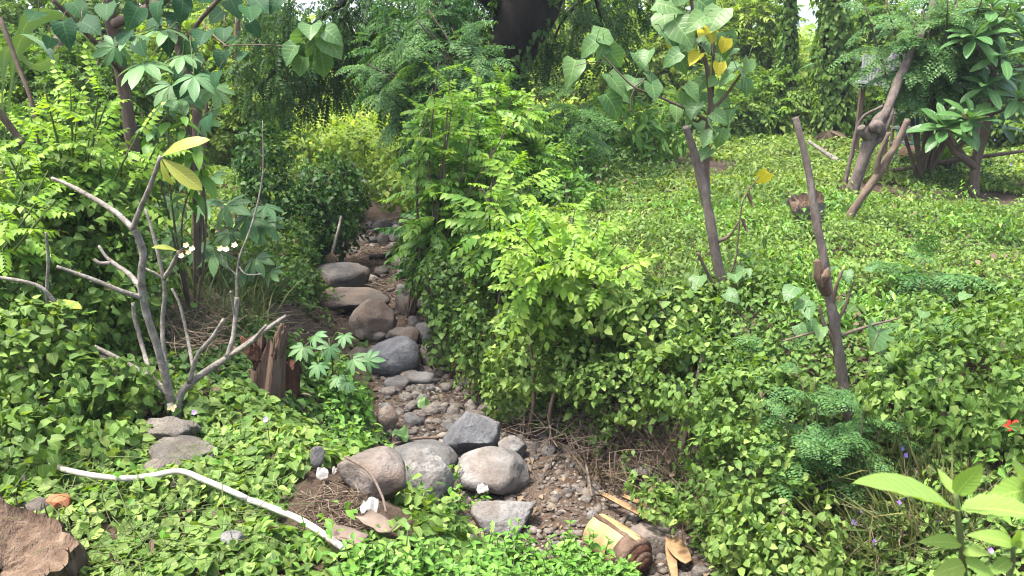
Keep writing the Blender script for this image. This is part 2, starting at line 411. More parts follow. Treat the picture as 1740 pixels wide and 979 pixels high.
M = {}
M['creeper'] = leaf_mat('creeper_leaf', (.054, .112, .021), (.110, .196, .041), (.220, .302, .080), .42, .55, .35, spec=.2)
M['creeper_far'] = leaf_mat('creeper_pale_leaf', (.078, .146, .032), (.150, .240, .058), (.262, .330, .098), .42, .55, spec=.2)
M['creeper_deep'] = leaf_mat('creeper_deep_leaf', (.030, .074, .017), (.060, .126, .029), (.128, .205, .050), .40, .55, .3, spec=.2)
M['herb'] = leaf_mat('herb_leaf', (.070, .175, .025), (.115, .250, .040), (.190, .320, .060), .36, .45, .3)
M['pinnate'] = leaf_mat('pinnate_leaf', (.055, .150, .024), (.105, .230, .036), (.190, .310, .050), .42, .45, .25)
M['pinnate_young'] = leaf_mat('young_pinnate_leaf', (.100, .230, .025), (.160, .300, .035), (.250, .360, .050), .46, .5, .2)
M['pinnate_deep'] = leaf_mat('deep_pinnate_leaf', (.018, .070, .018), (.035, .110, .028), (.070, .165, .035), .35, .45)
M['feather'] = leaf_mat('feathery_leaf', (.040, .115, .038), (.072, .165, .052), (.130, .235, .062), .42, .5, spec=.2)
M['plumeria'] = leaf_mat('plumeria_leaf', (.032, .095, .030), (.060, .148, .045), (.115, .220, .060), .30, .35, .45, 11)
M['plumeria_old'] = leaf_mat('yellowing_plumeria_leaf', (.15, .19, .03), (.22, .25, .04), (.30, .31, .07), .42, .4, .5, 11, spots=.5)
M['heart_big'] = leaf_mat('broad_heart_leaf', (.050, .120, .045), (.085, .170, .065), (.150, .250, .070), .42, .40, .4, 6)
M['heart_yellow'] = leaf_mat('yellow_heart_leaf', (.35, .30, .02), (.45, .40, .03), (.5, .45, .05), .45, .45, .3, 6, spots=.6)
M['broad_deep'] = leaf_mat('broad_dark_leaf', (.012, .045, .020), (.022, .070, .030), (.050, .120, .035), .30, .55, .3, 7, .12)
M['cassava'] = leaf_mat('cassava_leaf', (.045, .120, .050), (.085, .185, .075), (.150, .260, .100), .34, .42, .45, 9)
M['bush_deep'] = leaf_mat('dark_bush_leaf', (.014, .048, .010), (.030, .082, .017), (.065, .135, .026), .35, .5, spec=.2)
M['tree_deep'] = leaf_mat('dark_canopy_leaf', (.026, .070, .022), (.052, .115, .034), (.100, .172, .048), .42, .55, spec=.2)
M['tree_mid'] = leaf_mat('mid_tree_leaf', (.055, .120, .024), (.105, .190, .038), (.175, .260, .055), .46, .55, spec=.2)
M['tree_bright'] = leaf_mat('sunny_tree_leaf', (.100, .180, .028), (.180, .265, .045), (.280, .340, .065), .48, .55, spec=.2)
M['lantana'] = leaf_mat('rough_herb_leaf', (.13, .24, .045), (.18, .29, .06), (.25, .33, .08), .40, .45, .35, 9, spots=.35)
M['banana'] = leaf_mat('banana_leaf', (.05, .10, .045), (.08, .15, .07), (.13, .20, .10), .2, .4, .5, 26)
M['grass'] = leaf_mat('grass_blade', (.045, .075, .022), (.085, .115, .035), (.20, .19, .07), .3, .5)
M['straw'] = leaf_mat('dry_straw', (.07, .05, .033), (.13, .098, .066), (.24, .195, .135), .15, .8)
M['dry_leaf'] = leaf_mat('dry_leaf', (.06, .040, .026), (.105, .074, .048), (.19, .145, .095), .15, .75, .3)
M['agave'] = leaf_mat('spiky_leaf', (.03, .09, .025), (.06, .14, .035), (.14, .22, .05), .25, .4)
M['bark_grey'] = bark_mat('pale_grey_bark', (.085, .075, .062), (.24, .22, .19), (.45, .43, .39), 15, 1.0, .012, .9, speck=.75)
M['bark_brown'] = bark_mat('brown_bark', (.075, .055, .042), (.14, .105, .08), (.22, .17, .135), 22, .7, .008, .3)
M['bark_stake'] = bark_mat('grey_brown_bark', (.075, .060, .052), (.145, .120, .106), (.24, .205, .185), 24, .9, .012, .4, speck=.5)
M['bark_dark'] = bark_mat('dark_bark', (.012, .010, .009), (.026, .021, .018), (.048, .039, .032), 9, .9, .03, .25)
M['bark_green'] = bark_mat('green_stem', (.06, .09, .03), (.10, .13, .045), (.16, .17, .07), 30, .3, .003, .4)
M['dead_wood'] = bark_mat('rotten_wood', (.050, .030, .022), (.115, .076, .055), (.24, .175, .13), 9, 1.0, .03, .16)
M['dead_core'] = bark_mat('rotten_heartwood', (.03, .014, .009), (.07, .03, .018), (.16, .075, .04), 14, 1.0, .02, .3)
M['cut_wood'] = bark_mat('fibrous_cut_wood', (.065, .042, .028), (.15, .105, .072), (.29, .23, .165), 12, 1.0, .03, .3)
M['grey_wood'] = bark_mat('weathered_board', (.10, .075, .057), (.17, .135, .105), (.26, .215, .175), 9, .6, .006, .1)
M['twig'] = bark_mat('dry_twig', (.06, .045, .034), (.12, .095, .075), (.21, .175, .145), 40, .3, .003, .3)
M['rock_grey'] = rock_mat('grey_basalt', (.085, .083, .082), (.145, .142, .138), (.225, .22, .21))
M['rock_pale'] = rock_mat('pale_basalt', (.088, .085, .082), (.145, .139, .133), (.215, .206, .195), .35)
M['rock_blue'] = rock_mat('blue_grey_basalt', (.060, .063, .068), (.105, .108, .115), (.185, .188, .195), .45, 2.4, stainf=.1)
M['rock_brown'] = rock_mat('earthy_brown_rock', (.072, .060, .051), (.118, .100, .086), (.18, .157, .138), .4, 2.4, (.15, .095, .062), .45)
M['rock_dark'] = rock_mat('dark_rock', (.040, .038, .037), (.072, .068, .065), (.125, .118, .11), .45)
M['pebble'] = rock_mat('pebble', (.062, .055, .050), (.112, .099, .088), (.185, .167, .148), .3, 6.0, stainf=.35, bd=.006)
M['concrete'] = rock_mat('rough_concrete', (.065, .06, .05), (.11, .10, .085), (.19, .175, .15), .7, 5.0, stainf=.2)
M['pvc'] = flat_mat('white_plastic_pipe', (.44, .44, .42), (.27, .24, .20), .35, 5, .5, .05, .002)
M['paper'] = flat_mat('white_litter', (.28, .28, .27), (.19, .17, .15), .6, 9)
M['brick'] = flat_mat('red_clay', (.33, .11, .055), (.22, .08, .045), .9, 24, .2, .6, .01)
M['teal'] = flat_mat('teal_paint', (.05, .26, .23), (.04, .18, .16), .5)
M['pale_wood'] = bark_mat('pale_grey_boards', (.19, .19, .20), (.28, .28, .29), (.36, .36, .365), 12, .3, .004, .15)
M['pot'] = flat_mat('dark_planter', (.035, .035, .04), (.06, .055, .05), .6)
M['flower'] = flat_mat('purple_petal', (.22, .14, .62), (.34, .22, .72), .6)
M['white_petal'] = flat_mat('white_petal', (.80, .78, .70), (.78, .62, .25), .5, 12)
M['red_petal'] = flat_mat('red_petal', (.62, .035, .02), (.5, .06, .03), .6)
M['sheath'] = bark_mat('dry_banana_sheath', (.14, .085, .042), (.27, .18, .095), (.42, .31, .19), 12, .5, .006, .12)
M['banana_stem'] = bark_mat('banana_stem', (.17, .125, .06), (.28, .225, .105), (.40, .35, .21), 7, .4, .006, .12, .6, .2)

# ------------------------------------------------------------------ ground: one sheet to the horizon
def make_ground():
    nx, ny = 235, 285
    u = np.linspace(-1, 1, nx); xs = 2.2*np.sinh(u*7.2)/math.sinh(1)*1.18; xs = np.where(np.abs(xs) > 1e9, xs, xs)
    v = np.linspace(0, 1, ny); ys = -6+3.0*np.sinh(v*7.2)/math.sinh(1)*1.0
    xs = np.sign(u)*(np.abs(u)*9.0+ 3000*np.abs(u)**9); ys = -4+v*26+3000*v**9
    X, Y = np.meshgrid(xs, ys, indexing='ij'); Zz = Z_exact(X, Y)
    V = np.stack([X, Y, Zz], -1).reshape(-1, 3)
    i, j = np.meshgrid(np.arange(nx-1), np.arange(ny-1), indexing='ij')
    A, B, C, D = i*ny+j, (i+1)*ny+j, (i+1)*ny+j+1, i*ny+j+1
    T = np.concatenate([np.stack([A, B, C], -1).reshape(-1, 3), np.stack([A, C, D], -1).reshape(-1, 3)])
    m, t, N, L, b = new_mat('stony_soil'); co = coords(t)
    n1 = noise(t, co, 2.2, 6, .6); n2 = noise(t, co, 28, 5, .65); n3 = noise(t, co, 9, 4)
    c = ramp(t, n1, [(.3, (.032, .023, .016)), (.5, (.064, .046, .034)), (.7, (.108, .082, .062))])
    c = mixc(t, math_n(t, 'MULTIPLY', ramp(t, n2, [(.45, (0, 0, 0)), (.62, (1, 1, 1))]), .6), c, (.045, .032, .022))
    c = mixc(t, math_n(t, 'MULTIPLY', ramp(t, n3, [(.55, (0, 0, 0)), (.68, (1, 1, 1))]), .4), c, (.14, .115, .09))
    sx = N.new('ShaderNodeSeparateXYZ'); L.new(co, sx.inputs[0])
    mr = N.new('ShaderNodeMapRange'); L.new(sx.outputs[1], mr.inputs[0]); mr.inputs[1].default_value = 17; mr.inputs[2].default_value = 24
    g = ramp(t, noise(t, co, 5, 5), [(.3, (.06, .13, .02)), (.7, (.15, .24, .04))])
    c = mixc(t, mr.outputs[0], c, g)
    L.new(c, b.inputs['Base Color']); b.inputs['Roughness'].default_value = .95; b.inputs['Specular IOR Level'].default_value = .1
    L.new(bump(t, math_n(t, 'ADD', n2, n3), .9, .03), b.inputs['Normal'])
    o = MB().add(V, T).obj('ground', m); o['kind'] = 'structure'; return o
make_ground()

# hills behind the trees
def make_hills():
    mb = MB(); n = 160; m = 24
    th = np.linspace(-1.15, 1.15, n); rr = np.linspace(520, 1300, m)
    TH, RR = np.meshgrid(th, rr, indexing='ij')
    e = np.sin(np.linspace(0, math.pi, m))[None]
    h = e*(24+16*fbm(TH*3.1, 0*TH, 1.3, 4, 4)+10*fbm(TH*14, RR*.01, 0, 8, 3))
    V = np.stack([np.sin(TH)*RR, np.cos(TH)*RR, h+2], -1).reshape(-1, 3)
    i, j = np.meshgrid(np.arange(n-1), np.arange(m-1), indexing='ij'); A, B, C, D = i*m+j, (i+1)*m+j, (i+1)*m+j+1, i*m+j+1
    T = np.concatenate([np.stack([A, C, B], -1).reshape(-1, 3), np.stack([A, D, C], -1).reshape(-1, 3)])
    mt, t, N, L, b = new_mat('wooded_hill'); co = coords(t)
    L.new(ramp(t, noise(t, co, .06, 6, .7), [(.35, (.035, .075, .05)), (.65, (.075, .13, .075))]), b.inputs['Base Color'])
    b.inputs['Roughness'].default_value = 1; L.new(bump(t, noise(t, co, .1, 4), 1, 6), b.inputs['Normal'])
    o = MB().add(V, T).obj('hills', mt); o['kind'] = 'structure'
make_hills()

# ------------------------------------------------------------------ creeping ground cover (nobody could count it)
BARE = [(ground(1165, 283), .95), (ground(1665, 343), 1.0), (ground(1500, 328), .7), (ground(520, 560), .75), (ground(470, 540), .5),
        (ground(590, 560), .5), (ground(600, 880), .42), (ground(560, 840), .3), (ground(335, 540), .5), (ground(1400, 238), .45),
        (ground(650, 800), .35), (ground(735, 868), .33), (ground(690, 850), .2), (ground(320, 775), .2), (ground(285, 735), .2)]
_HOL = ground(1040, 755)
def sample_cover(y0, y1, dens, mask, step=.4):
    out = []
    y = y0
    while y < y1:
        hw = .70*y+1.0; dn = dens(y+step/2); K = 3.0
        n = int(2*hw*step*dn*K); x = rng.uniform(-hw, hw, n); yy = rng.uniform(y, min(y+step, y1), n)
        nn = Znorm(x, yy); keepm = rng.random(n) < np.minimum(1/np.maximum(nn[:, 2], .25), K)/K*mask(x, yy)
        out.append(np.stack([x[keepm], yy[keepm]], -1)); y += step
    return np.concatenate(out)
def bare_mask(x, y):
    m = np.ones_like(x)
    for c, r in BARE:
        q = np.hypot(x-c[0], y-c[1])/r+.35*fbm(x*2.5, y*2.5, 0, 31)
        m *= sstep(.7, 1.15, q)
    return m
def cover_mask(side):
    def f(x, y):
        d, w = chan(x, y); e = .22*fbm(x*2.2, y*2.2, 0, 77); s = d*side
        m = (s > w*1.0+.05+e).astype(float)*bare_mask(x, y)
        face = (s < w+.75)
        gap = sstep(-.05, .25, fbm(x*1.7, y*1.7, Z(x, y)*1.7, 41))
        zone = np.exp(-((x-_HOL[0])/1.1)**2-((y-_HOL[1])/.9)**2); lowgap = 1-(.85*zone if side > 0 else .5)*(1-gap)*face*.95-(.1*(1-gap)*face)
        return m*lowgap
    return f
def cover_obj(name, label, pts, temps, mat, size, hgt, seed, updir=.6, lump=1.5):
    x, y = pts[:, 0], pts[:, 1]; n = len(x); nn = Znorm(x, y, .12)
    c = hgt*np.clip(.55+1.1*fbm(x*lump, y*lump, 0, seed, 3), .12, 1.6)
    depth = rng.random(n)**1.25
    pos = np.stack([x, y, Z(x, y)], -1)+nn*(c*(1-.75*depth)+.015)[:, None]
    # slope of the leafy surface itself
    e = .1
    gx = hgt*1.1*(fbm((x+e)*lump, y*lump, 0, seed, 3)-fbm((x-e)*lump, y*lump, 0, seed, 3))/(2*e)
    gy = hgt*1.1*(fbm(x*lump, (y+e)*lump, 0, seed, 3)-fbm(x*lump, (y-e)*lump, 0, seed, 3))/(2*e)
    nrm = unit(nn+np.stack([-gx, -gy, 0*gx], -1)+np.array([0, 0, updir])+rng.normal(size=(n, 3))*.42)
    d = nn*np.array([.6, .6, -.4])+rng.normal(size=(n, 3))*np.array([.8, .8, .25])
    sz = size*(.42+.95*rng.random(n))
    tint = np.clip(.40+.27*rng.normal(size=n)+.32*fbm(x*.9, y*.9, 0, seed+5), 0, 1); br = rng.random(n)
    mb = MB(); scatter(mb, temps, pos, frames(d, nrm), sz, tint, br)
    o = mb.obj(name, mat); tag(o, label, 'creeper', kind='stuff'); return o
pts = sample_cover(2.2, 6.2, lambda y: 1150, cover_mask(-1))
cover_obj('creeper_cover', 'heart-leaved green creeper carpeting the near left bank around the white pipe', pts, HEART, M['creeper'], .072, .16, 51)
pts = sample_cover(6.2, 11, lambda y: 700, cover_mask(-1))
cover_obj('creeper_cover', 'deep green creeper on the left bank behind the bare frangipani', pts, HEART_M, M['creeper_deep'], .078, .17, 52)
pts = sample_cover(11, 19, lambda y: 430, cover_mask(-1))
cover_obj('creeper_cover', 'low creeper on the far left bank beside the upper stream bed', pts, DIAMOND, M['creeper'], .09, .2, 53)
pts = sample_cover(2.2, 7.2, lambda y: 2050, cover_mask(1))
cover_obj('creeper_cover', 'small-leaved green creeper draping the right bank above the gravel', pts, HEART_M, M['creeper'], .049, .28, 54, lump=1.9)
pts = sample_cover(7.2, 11.5, lambda y: 1650, cover_mask(1))
cover_obj('creeper_cover', 'bright yellow-green creeper over the middle of the right clearing', pts, NARROW+QUAD[:1], M['creeper_far'], .058, .30, 55, lump=1.5)
pts = sample_cover(11.5, 21, lambda y: 560, cover_mask(1))
cover_obj('creeper_cover', 'fine low creeper over the far end of the right clearing', pts, DIAMOND, M['creeper_far'], .09, .2, 56)
_cm = cover_mask(1); _cl = cover_mask(-1)
pts = sample_cover(3.4, 12.5, lambda y: 420, lambda x, y: _cm(x, y)*sstep(.08, .3, fbm(x*.75, y*.75, 0, 91)))
cover_obj('weed_patches', 'taller pale narrow-leaved weeds in patches over the right clearing', pts, LANCE+NARROW, M['herb'], .075, .34, 61, lump=2.6)
pts = sample_cover(3.4, 11, lambda y: 320, lambda x, y: _cl(x, y)*sstep(.1, .32, fbm(x*.9, y*.9, 0, 95)))
cover_obj('weed_patches', 'taller light weeds in patches over the left bank', pts, OVATE, M['herb'], .06, .27, 62, lump=2.6)
pts = sample_cover(3.0, 13, lambda y: 16, lambda x, y: np.clip(_cm(x, y)+_cl(x, y), 0, 1))
cover_obj('leaf_litter', 'scattered brown dead leaves caught in the creeper of both banks', pts, HEART_M+LANCE, M['dry_leaf'], .075, .2, 63)
pts = sample_cover(6.0, 17, lambda y: 260, lambda x, y: _cm(x, y)*sstep(.05, .25, fbm(x*.55+9, y*.55, 0, 191)))
cover_obj('weed_patches', 'deeper green weed patches over the right clearing', pts, NARROW+QUAD, M['creeper_deep'], .085, .38, 66, lump=2.0)
pts = sample_cover(4.6, 16, lambda y: 70, lambda x, y: (np.abs(chan(x, y)[0]) < chan(x, y)[1]*1.25).astype(float))
cover_obj('leaf_litter', 'brown dead leaves lying in the dry stream bed', pts, HEART_M+LANCE, M['dry_leaf'], .07, .03, 64)
pts = sample_cover(18.8, 34, lambda y: 110, lambda x, y: np.clip(.9+.4*fbm(x, y, 0, 2), 0, 1), .8)
cover_obj('meadow_weeds', 'sunlit yellow-green weeds in the far field behind the shrubs', pts, DIAMOND, M['tree_bright'], .2, .5, 57)

# ------------------------------------------------------------------ rocks
def rock_verts(sub, seed, dims, facets=0, lump=.12, fine=.03, flat=0.0):
    bm = bmesh.new(); bmesh.ops.create_icosphere(bm, subdivisions=sub, radius=1.0)
    V = np.array([v.co[:] for v in bm.verts]); T = np.array([[v.index for v in f.verts] for f in bm.faces]); bm.free()
    r = np.random.default_rng(seed)
    V = V*(1+lump*2*fbm(V[:, 0]*1.1+seed, V[:, 1]*1.1, V[:, 2]*1.1, seed, 2))[:, None]
    for k in range(facets):
        n = unit(r.normal(size=3)*np.array([1, 1, .9])); dd = r.uniform(.58, .82); s = V @ n-dd
        V = V-np.clip(s, 0, None)[:, None]*n*.96
    if flat: V[:, 2] = np.where(V[:, 2] > flat, flat+(V[:, 2]-flat)*.25, V[:, 2])
    V = V*(1+fine*2*fbm(V[:, 0]*4+seed, V[:, 1]*4, V[:, 2]*4, seed+3, 3))[:, None]
    if sub > 3: V = V*(1+.030*fbm(V[:, 0]*11+seed, V[:, 1]*11, V[:, 2]*11, seed+7, 3)-.03*np.abs(fbm(V[:, 0]*5, V[:, 1]*5+seed, V[:, 2]*5, seed+9, 2)))[:, None]
    V = V-(V.max(0)+V.min(0))/2; V = V/((V.max(0)-V.min(0))/2)
    return V*np.asarray(dims)/2, T
def boulder(box, mat, label, seed, facets=6, rot=0, lump=.14, fine=.045, depth=.85, flat=0, name='boulder', hmul=1.0, sub=4, dz=0):
    u0, v0, u1, v1 = box; uc, vc = (u0+u1)/2, (v0+v1)/2
    g = ground(uc, v1-(v1-v0)*.2); dist = np.linalg.norm(g-np.array([0, 0, CAM_H]))
    sl = math.asin(np.clip((CAM_H-g[2])/dist, 0, 1)); sc = dist*math.cos(sl-PITCH)/F_PX
    w = (u1-u0)*sc; hp = (v1-v0)*sc; dp = depth*w
    h = max(math.sqrt(max(hp**2-(dp*math.sin(sl))**2, 0))/math.cos(sl), .42*w)*hmul
    f = ground(uc, v1-.06*(v1-v0), dz); p = P(uc, vc, f[1]+dp*.40); top = p[2]+h*.5; bot = float(Z(p[0], p[1]))+dz-.16*h
    h = max(top-bot, .3*w); p[2] = top-h*.5
    V, T = rock_verts(sub, seed, (w, dp, h), facets, lump, fine, flat)
    c, s = math.cos(rot), math.sin(rot); V = V @ np.array([[c, s, 0], [-s, c, 0], [0, 0, 1]])
    o = MB().add(V+p, T).obj(name, M[mat], base=(p[0], p[1], p[2]-h*.5))
    return tag(o, label, 'rock', 'boulders of the dry stream')
B = boulder
B((537, 446, 630, 505), 'rock_dark', 'dark flat-topped boulder on the left side of the upper stream bed', 1, 5, flat=.35, depth=.9)
B((535, 500, 668, 545), 'rock_brown', 'broad brown slab sloping down beside the upper stream bed', 2, 3, flat=.3, depth=.8)
B((592, 512, 672, 584), 'rock_brown', 'brown wedge-shaped boulder with reddish face above the round grey boulder', 3, 5)
B((624, 574, 714, 648), 'rock_blue', 'smooth rounded dark grey boulder in the middle of the stream bed', 4, 1, lump=.07, fine=.008, depth=.8, sub=5)
B((655, 556, 714, 600), 'rock_brown', 'brown rock wedged right behind the smooth rounded boulder', 5, 4)
B((750, 699, 850, 784), 'rock_blue', 'angular blue-grey boulder with sharp broken faces', 6, 9, lump=.1, fine=.03, depth=.75, sub=5)
B((664, 746, 780, 812), 'rock_grey', 'low rounded grey boulder left of the angular one', 7, 6, lump=.12)
B((686, 766, 772, 882), 'rock_grey', 'tall upright grey boulder with a knobbed top', 8, 4, lump=.14, depth=.75, sub=5)
B((774, 760, 902, 856), 'rock_pale', 'large pale grey domed boulder below the angular one', 9, 7, lump=.13)
B((584, 768, 682, 850), 'rock_brown', 'brown earthy boulder on the left edge of the stream', 10, 9, lump=.16)
B((798, 843, 912, 920), 'rock_grey', 'low grey boulder half covered by herbs in front of the pale domed one', 11, 7, lump=.13)
B((846, 739, 896, 788), 'rock_grey', 'grey boulder tucked behind the pale domed boulder', 12, 5)
B((1062, 890, 1138, 950), 'rock_brown', 'smooth grey-brown boulder beside the cut banana stem', 13, 2, lump=.07, fine=.012)
B((632, 374, 668, 400), 'rock_dark', 'dark round rock at the far head of the stream bed', 14, 2, sub=3)
B((657, 380, 696, 414), 'rock_grey', 'grey slanting rock at the far head of the stream bed', 15, 4, sub=3)
B((690, 372, 724, 396), 'rock_dark', 'mossy dark rock behind the far stream rocks', 16, 3, sub=3)
B((672, 495, 710, 538), 'rock_dark', 'dark pointed rock on the right of the upper stream bed', 17, 6, sub=3)
B((725, 516, 752, 560), 'rock_brown', 'brown upright rock under the overhanging creeper', 18, 4, sub=3)
B((640, 395, 662, 420), 'rock_dark', 'small dark rock above the fallen branch', 19, 3, sub=3)
B((636, 452, 662, 474), 'rock_dark', 'dark wet-looking rock in the upper bed litter', 20, 4, sub=3)
B((676, 455, 708, 480), 'rock_dark', 'flat dark rock lying in the upper bed litter', 21, 3, sub=3, flat=.3)
B((700, 548, 738, 590), 'rock_grey', 'grey rock wedged behind the smooth rounded boulder on its right', 22, 5, sub=3)
B((712, 582, 756, 636), 'rock_brown', 'leaning brown-grey rock at the foot of the creeper wall', 23, 5, sub=3)
B((640, 690, 676, 740), 'rock_brown', 'reddish rock in the bank left of the pale fallen leaf', 24, 4, sub=3)
B((690, 632, 740, 660), 'rock_grey', 'flat grey rock just below the smooth rounded boulder', 25, 4, sub=3, flat=.3)
B((650, 640, 700, 665), 'rock_grey', 'small grey rock partly under the smooth rounded boulder', 26, 3, sub=3)
B((242, 708, 332, 768), 'concrete', 'rough dark lump of old concrete at the foot of the frangipani', 27, 9, lump=.2, fine=.09, dz=.03)
B((262, 748, 372, 800), 'concrete', 'pebbly concrete block behind the white pipe', 28, 9, lump=.2, fine=.09, dz=.03)
B((248, 782, 282, 808), 'rock_brown', 'small rounded pinkish rock touching the white pipe', 29, 2, sub=3, dz=.05)
B((286, 808, 346, 858), 'rock_brown', 'brown rock under the arch of the white pipe', 30, 4, sub=3, dz=-.02)
B((118, 606, 208, 690), 'rock_dark', 'large dark boulder half buried in the creeper left of the frangipani', 31, 4, dz=.1)
B((50, 690, 88, 722), 'rock_dark', 'dark rock glimpsed between the creeper leaves on the left', 32, 4, sub=3, dz=.12)
B((528, 760, 552, 800), 'rock_grey', 'small upright grey rock beside the white litter', 33, 3, sub=3, dz=.05)
B((376, 905, 412, 930), 'rock_grey', 'grey rock peeping out of the creeper below the white pipe', 34, 3, sub=3, dz=.1)
B((1070, 790, 1116, 818), 'rock_dark', 'dark rock in the hollow of the right bank', 35, 4, sub=3, dz=.08)
B((590, 590, 632, 622), 'rock_brown', 'brown rock in the bare earth below the wedge-shaped boulder', 36, 4, sub=3)

# loose stones and pebbles
STONES = []
for k in range(12):
    V, T = rock_verts(2, 100+k, (1, rng.uniform(.65, .95), rng.uniform(.45, .75)), int(rng.integers(3, 10)), .16, .04)
    STONES.append(MB().add(V, T).mesh('stone', M['pebble'] if k % 3 else M['rock_grey']))
def bed_points(n, y0, y1, edge=.98, bias=0):
    y = rng.uniform(y0, y1, n*3); c = np.interp(y, _CY, _CXs); w = np.interp(y, _CY, _WW)
    x = c+rng.uniform(-1, 1, n*3)*w*edge+bias
    return x[:n], y[:n]
def put_stones(n, y0, y1, smin, smax, label, grp, edge=1.0):
    x, y = bed_points(n, y0, y1, edge)
    for a, b in zip(x, y):
        s = smin+(smax-smin)*rng.random()**2.2
        o = bpy.data.objects.new('stone', STONES[int(rng.integers(0, 12))]); COL.objects.link(o)
        o.location = (a, b, float(Z(a, b))+s*rng.uniform(.02, .14)); o.scale = (s, s, s)
        o.rotation_euler = (rng.uniform(-.3, .3), rng.uniform(-.3, .3), rng.uniform(0, 6.28))
        tag(o, label, 'stone', grp)
put_stones(100, 4.9, 6.9, .05, .15, 'small loose brown-grey stone on the gravel beside the pale boulders', 'loose stones of the lower bed')
put_stones(110, 6.9, 9.2, .07, .26, 'loose brown-grey stone in the bed between the boulders and the round rock', 'loose stones of the middle bed')
put_stones(88, 9.2, 15.5, .09, .32, 'loose dark stone lying in the shaded upper stream bed', 'loose stones of the upper bed')
def pebbles():
    mb = MB(); temps = []
    for k in range(6):
        V, T = rock_verts(1, 200+k, (1, rng.uniform(.6, .9), rng.uniform(.4, .7)), 4, .2, .03); temps.append((V, T, np.zeros((len(V), 2))))
    X, Y = [], []
    for n, a, b in ((3600, 4.6, 7.2), (2300, 7.2, 9.5), (1500, 9.5, 16)):
        x, y = bed_points(n, a, b, 1.12); X.append(x); Y.append(y)
    x, y = np.concatenate(X), np.concatenate(Y); n = len(x); s = .018+.05*rng.random(n)**2+.09*(rng.random(n) > .93)*rng.random(n)
    R = frames(rng.normal(size=(n, 3))*np.array([1, 1, .15]), np.array([0, 0, 1])+rng.normal(size=(n, 3))*.25)
    scatter(mb, temps, np.stack([x, y, Z(x, y)+s*rng.uniform(-.1, .18, n)], -1), R, s, rng.random(n), rng.random(n))
    # each pebble its own shade
    m, t, N, L, b = new_mat('gravel'); at = N.new('ShaderNodeAttribute'); at.attribute_name = 'lf'
    sp = N.new('ShaderNodeSeparateColor'); L.new(at.outputs[0], sp.inputs[0])
    c = ramp(t, sp.outputs[0], [(0, (.034, .028, .024)), (.4, (.074, .061, .051)), (.75, (.118, .102, .088)), (1, (.205, .186, .163))])
    c = mixc(t, math_n(t, 'MULTIPLY', noise(t, coords(t), 60, 3), .5), c, (.10, .075, .055))
    L.new(c, b.inputs['Base Color']); b.inputs['Roughness'].default_value = .9
    tag(mb.obj('gravel', m), 'grey-brown river gravel over the dry stream bed', 'gravel', kind='stuff')
pebbles()

# ------------------------------------------------------------------ shared plant pieces
def frond_meshes(mat, n=3, **kw):
    return [frond_t(seed=70+i, **kw).mesh('leaf', M[mat]) for i in range(n)]
FR = {
    'pin': frond_meshes('pinnate', pairs=6, leaflet=OVATE[0], ll=.25, droop=.35),
    'pin_y': frond_meshes('pinnate_young', 2, pairs=5, leaflet=OVATE[1], ll=.24, droop=.15),
    'pin_d': frond_meshes('pinnate_deep', pairs=7, leaflet=OVATE[0], ll=.22, droop=.45),
    'mor': frond_meshes('pinnate', pairs=7, leaflet=QUAD[0], ll=.17, droop=.25),
    'mor_y': frond_meshes('pinnate_young', 2, pairs=6, leaflet=QUAD[1], ll=.18, droop=.1),
    'feather': [bipinnate_t(seed=80+i).mesh('leaf', M['feather']) for i in range(3)],
    'feather_y': [bipinnate_t(5, 6, seed=90+i).mesh('leaf', M['tree_bright']) for i in range(2)],
    'palm7': [palmate_t(7, seed=i).mesh('leaf', M['cassava']) for i in range(3)],
    'palm5': [palmate_t(5, seed=20+i).mesh('leaf', M['cassava']) for i in range(2)],
}
def leaf_meshes(mat, temps): return [MB().add(V, T, np.concatenate([np.tile([.5, .5], (len(V), 1)), UA], 1)).mesh('leaf', M[mat]) for V, T, UA in temps]
_PLUM = [leaf_t(1, .34, ((0, 0), (.06, .10), (.18, .35), (.4, .8), (.62, 1), (.82, .82), (.94, .42), (1, 0)), f, c, .04) for f, c in ((.25, .12), (.4, .3), (.15, .45))]
LF = {'plumeria': leaf_meshes('plumeria', _PLUM), 'plumeria_old': leaf_meshes('plumeria_old', _PLUM)}
_HB = [leaf_t(1, .98, ((0, 0), (.1, .75), (.28, 1), (.5, .95), (.75, .6), (.9, .25), (1, 0)), f, c, w, .15) for f, c, w in ((.22, .25, .07), (.1, .5, .1), (.45, .2, .06), (.3, .7, .12))]
LF['heart_big'] = leaf_meshes('heart_big', _HB); LF['heart_yellow'] = leaf_meshes('heart_yellow', _HB); LF['broad_deep'] = leaf_meshes('broad_deep', _HB)
LF['dry'] = leaf_meshes('dry_leaf', [leaf_t(1, .7, ((0, 0), (.2, .8), (.5, 1), (.8, .6), (1, 0)), 1.1, .9, .25), leaf_t(1, .5, ((0, 0), (.2, .8), (.5, 1), (.8, .6), (1, 0)), .8, -.4, .2)])
LF['ovate'] = leaf_meshes('pinnate', [leaf_t(1, .5, ((0, 0), (.15, .6), (.4, 1), (.7, .75), (.88, .35), (1, 0)), f, c, .05) for f, c in ((.3, .3), (.45, .5))])
pick = lambda l: l[int(rng.integers(0, len(l)))]
def jit(s): return rng.normal(size=3)*s
def tips_px(uc, vc, ru, rv, Y, dY, n):
    out = []
    for k in range(n):
        a, r = k*2.399+rng.uniform(-.3, .3), math.sqrt((k+.5)/n)
        out.append(P(uc+ru*r*math.cos(a), vc+rv*r*math.sin(a), Y+rng.uniform(-dY, dY)))
    return out
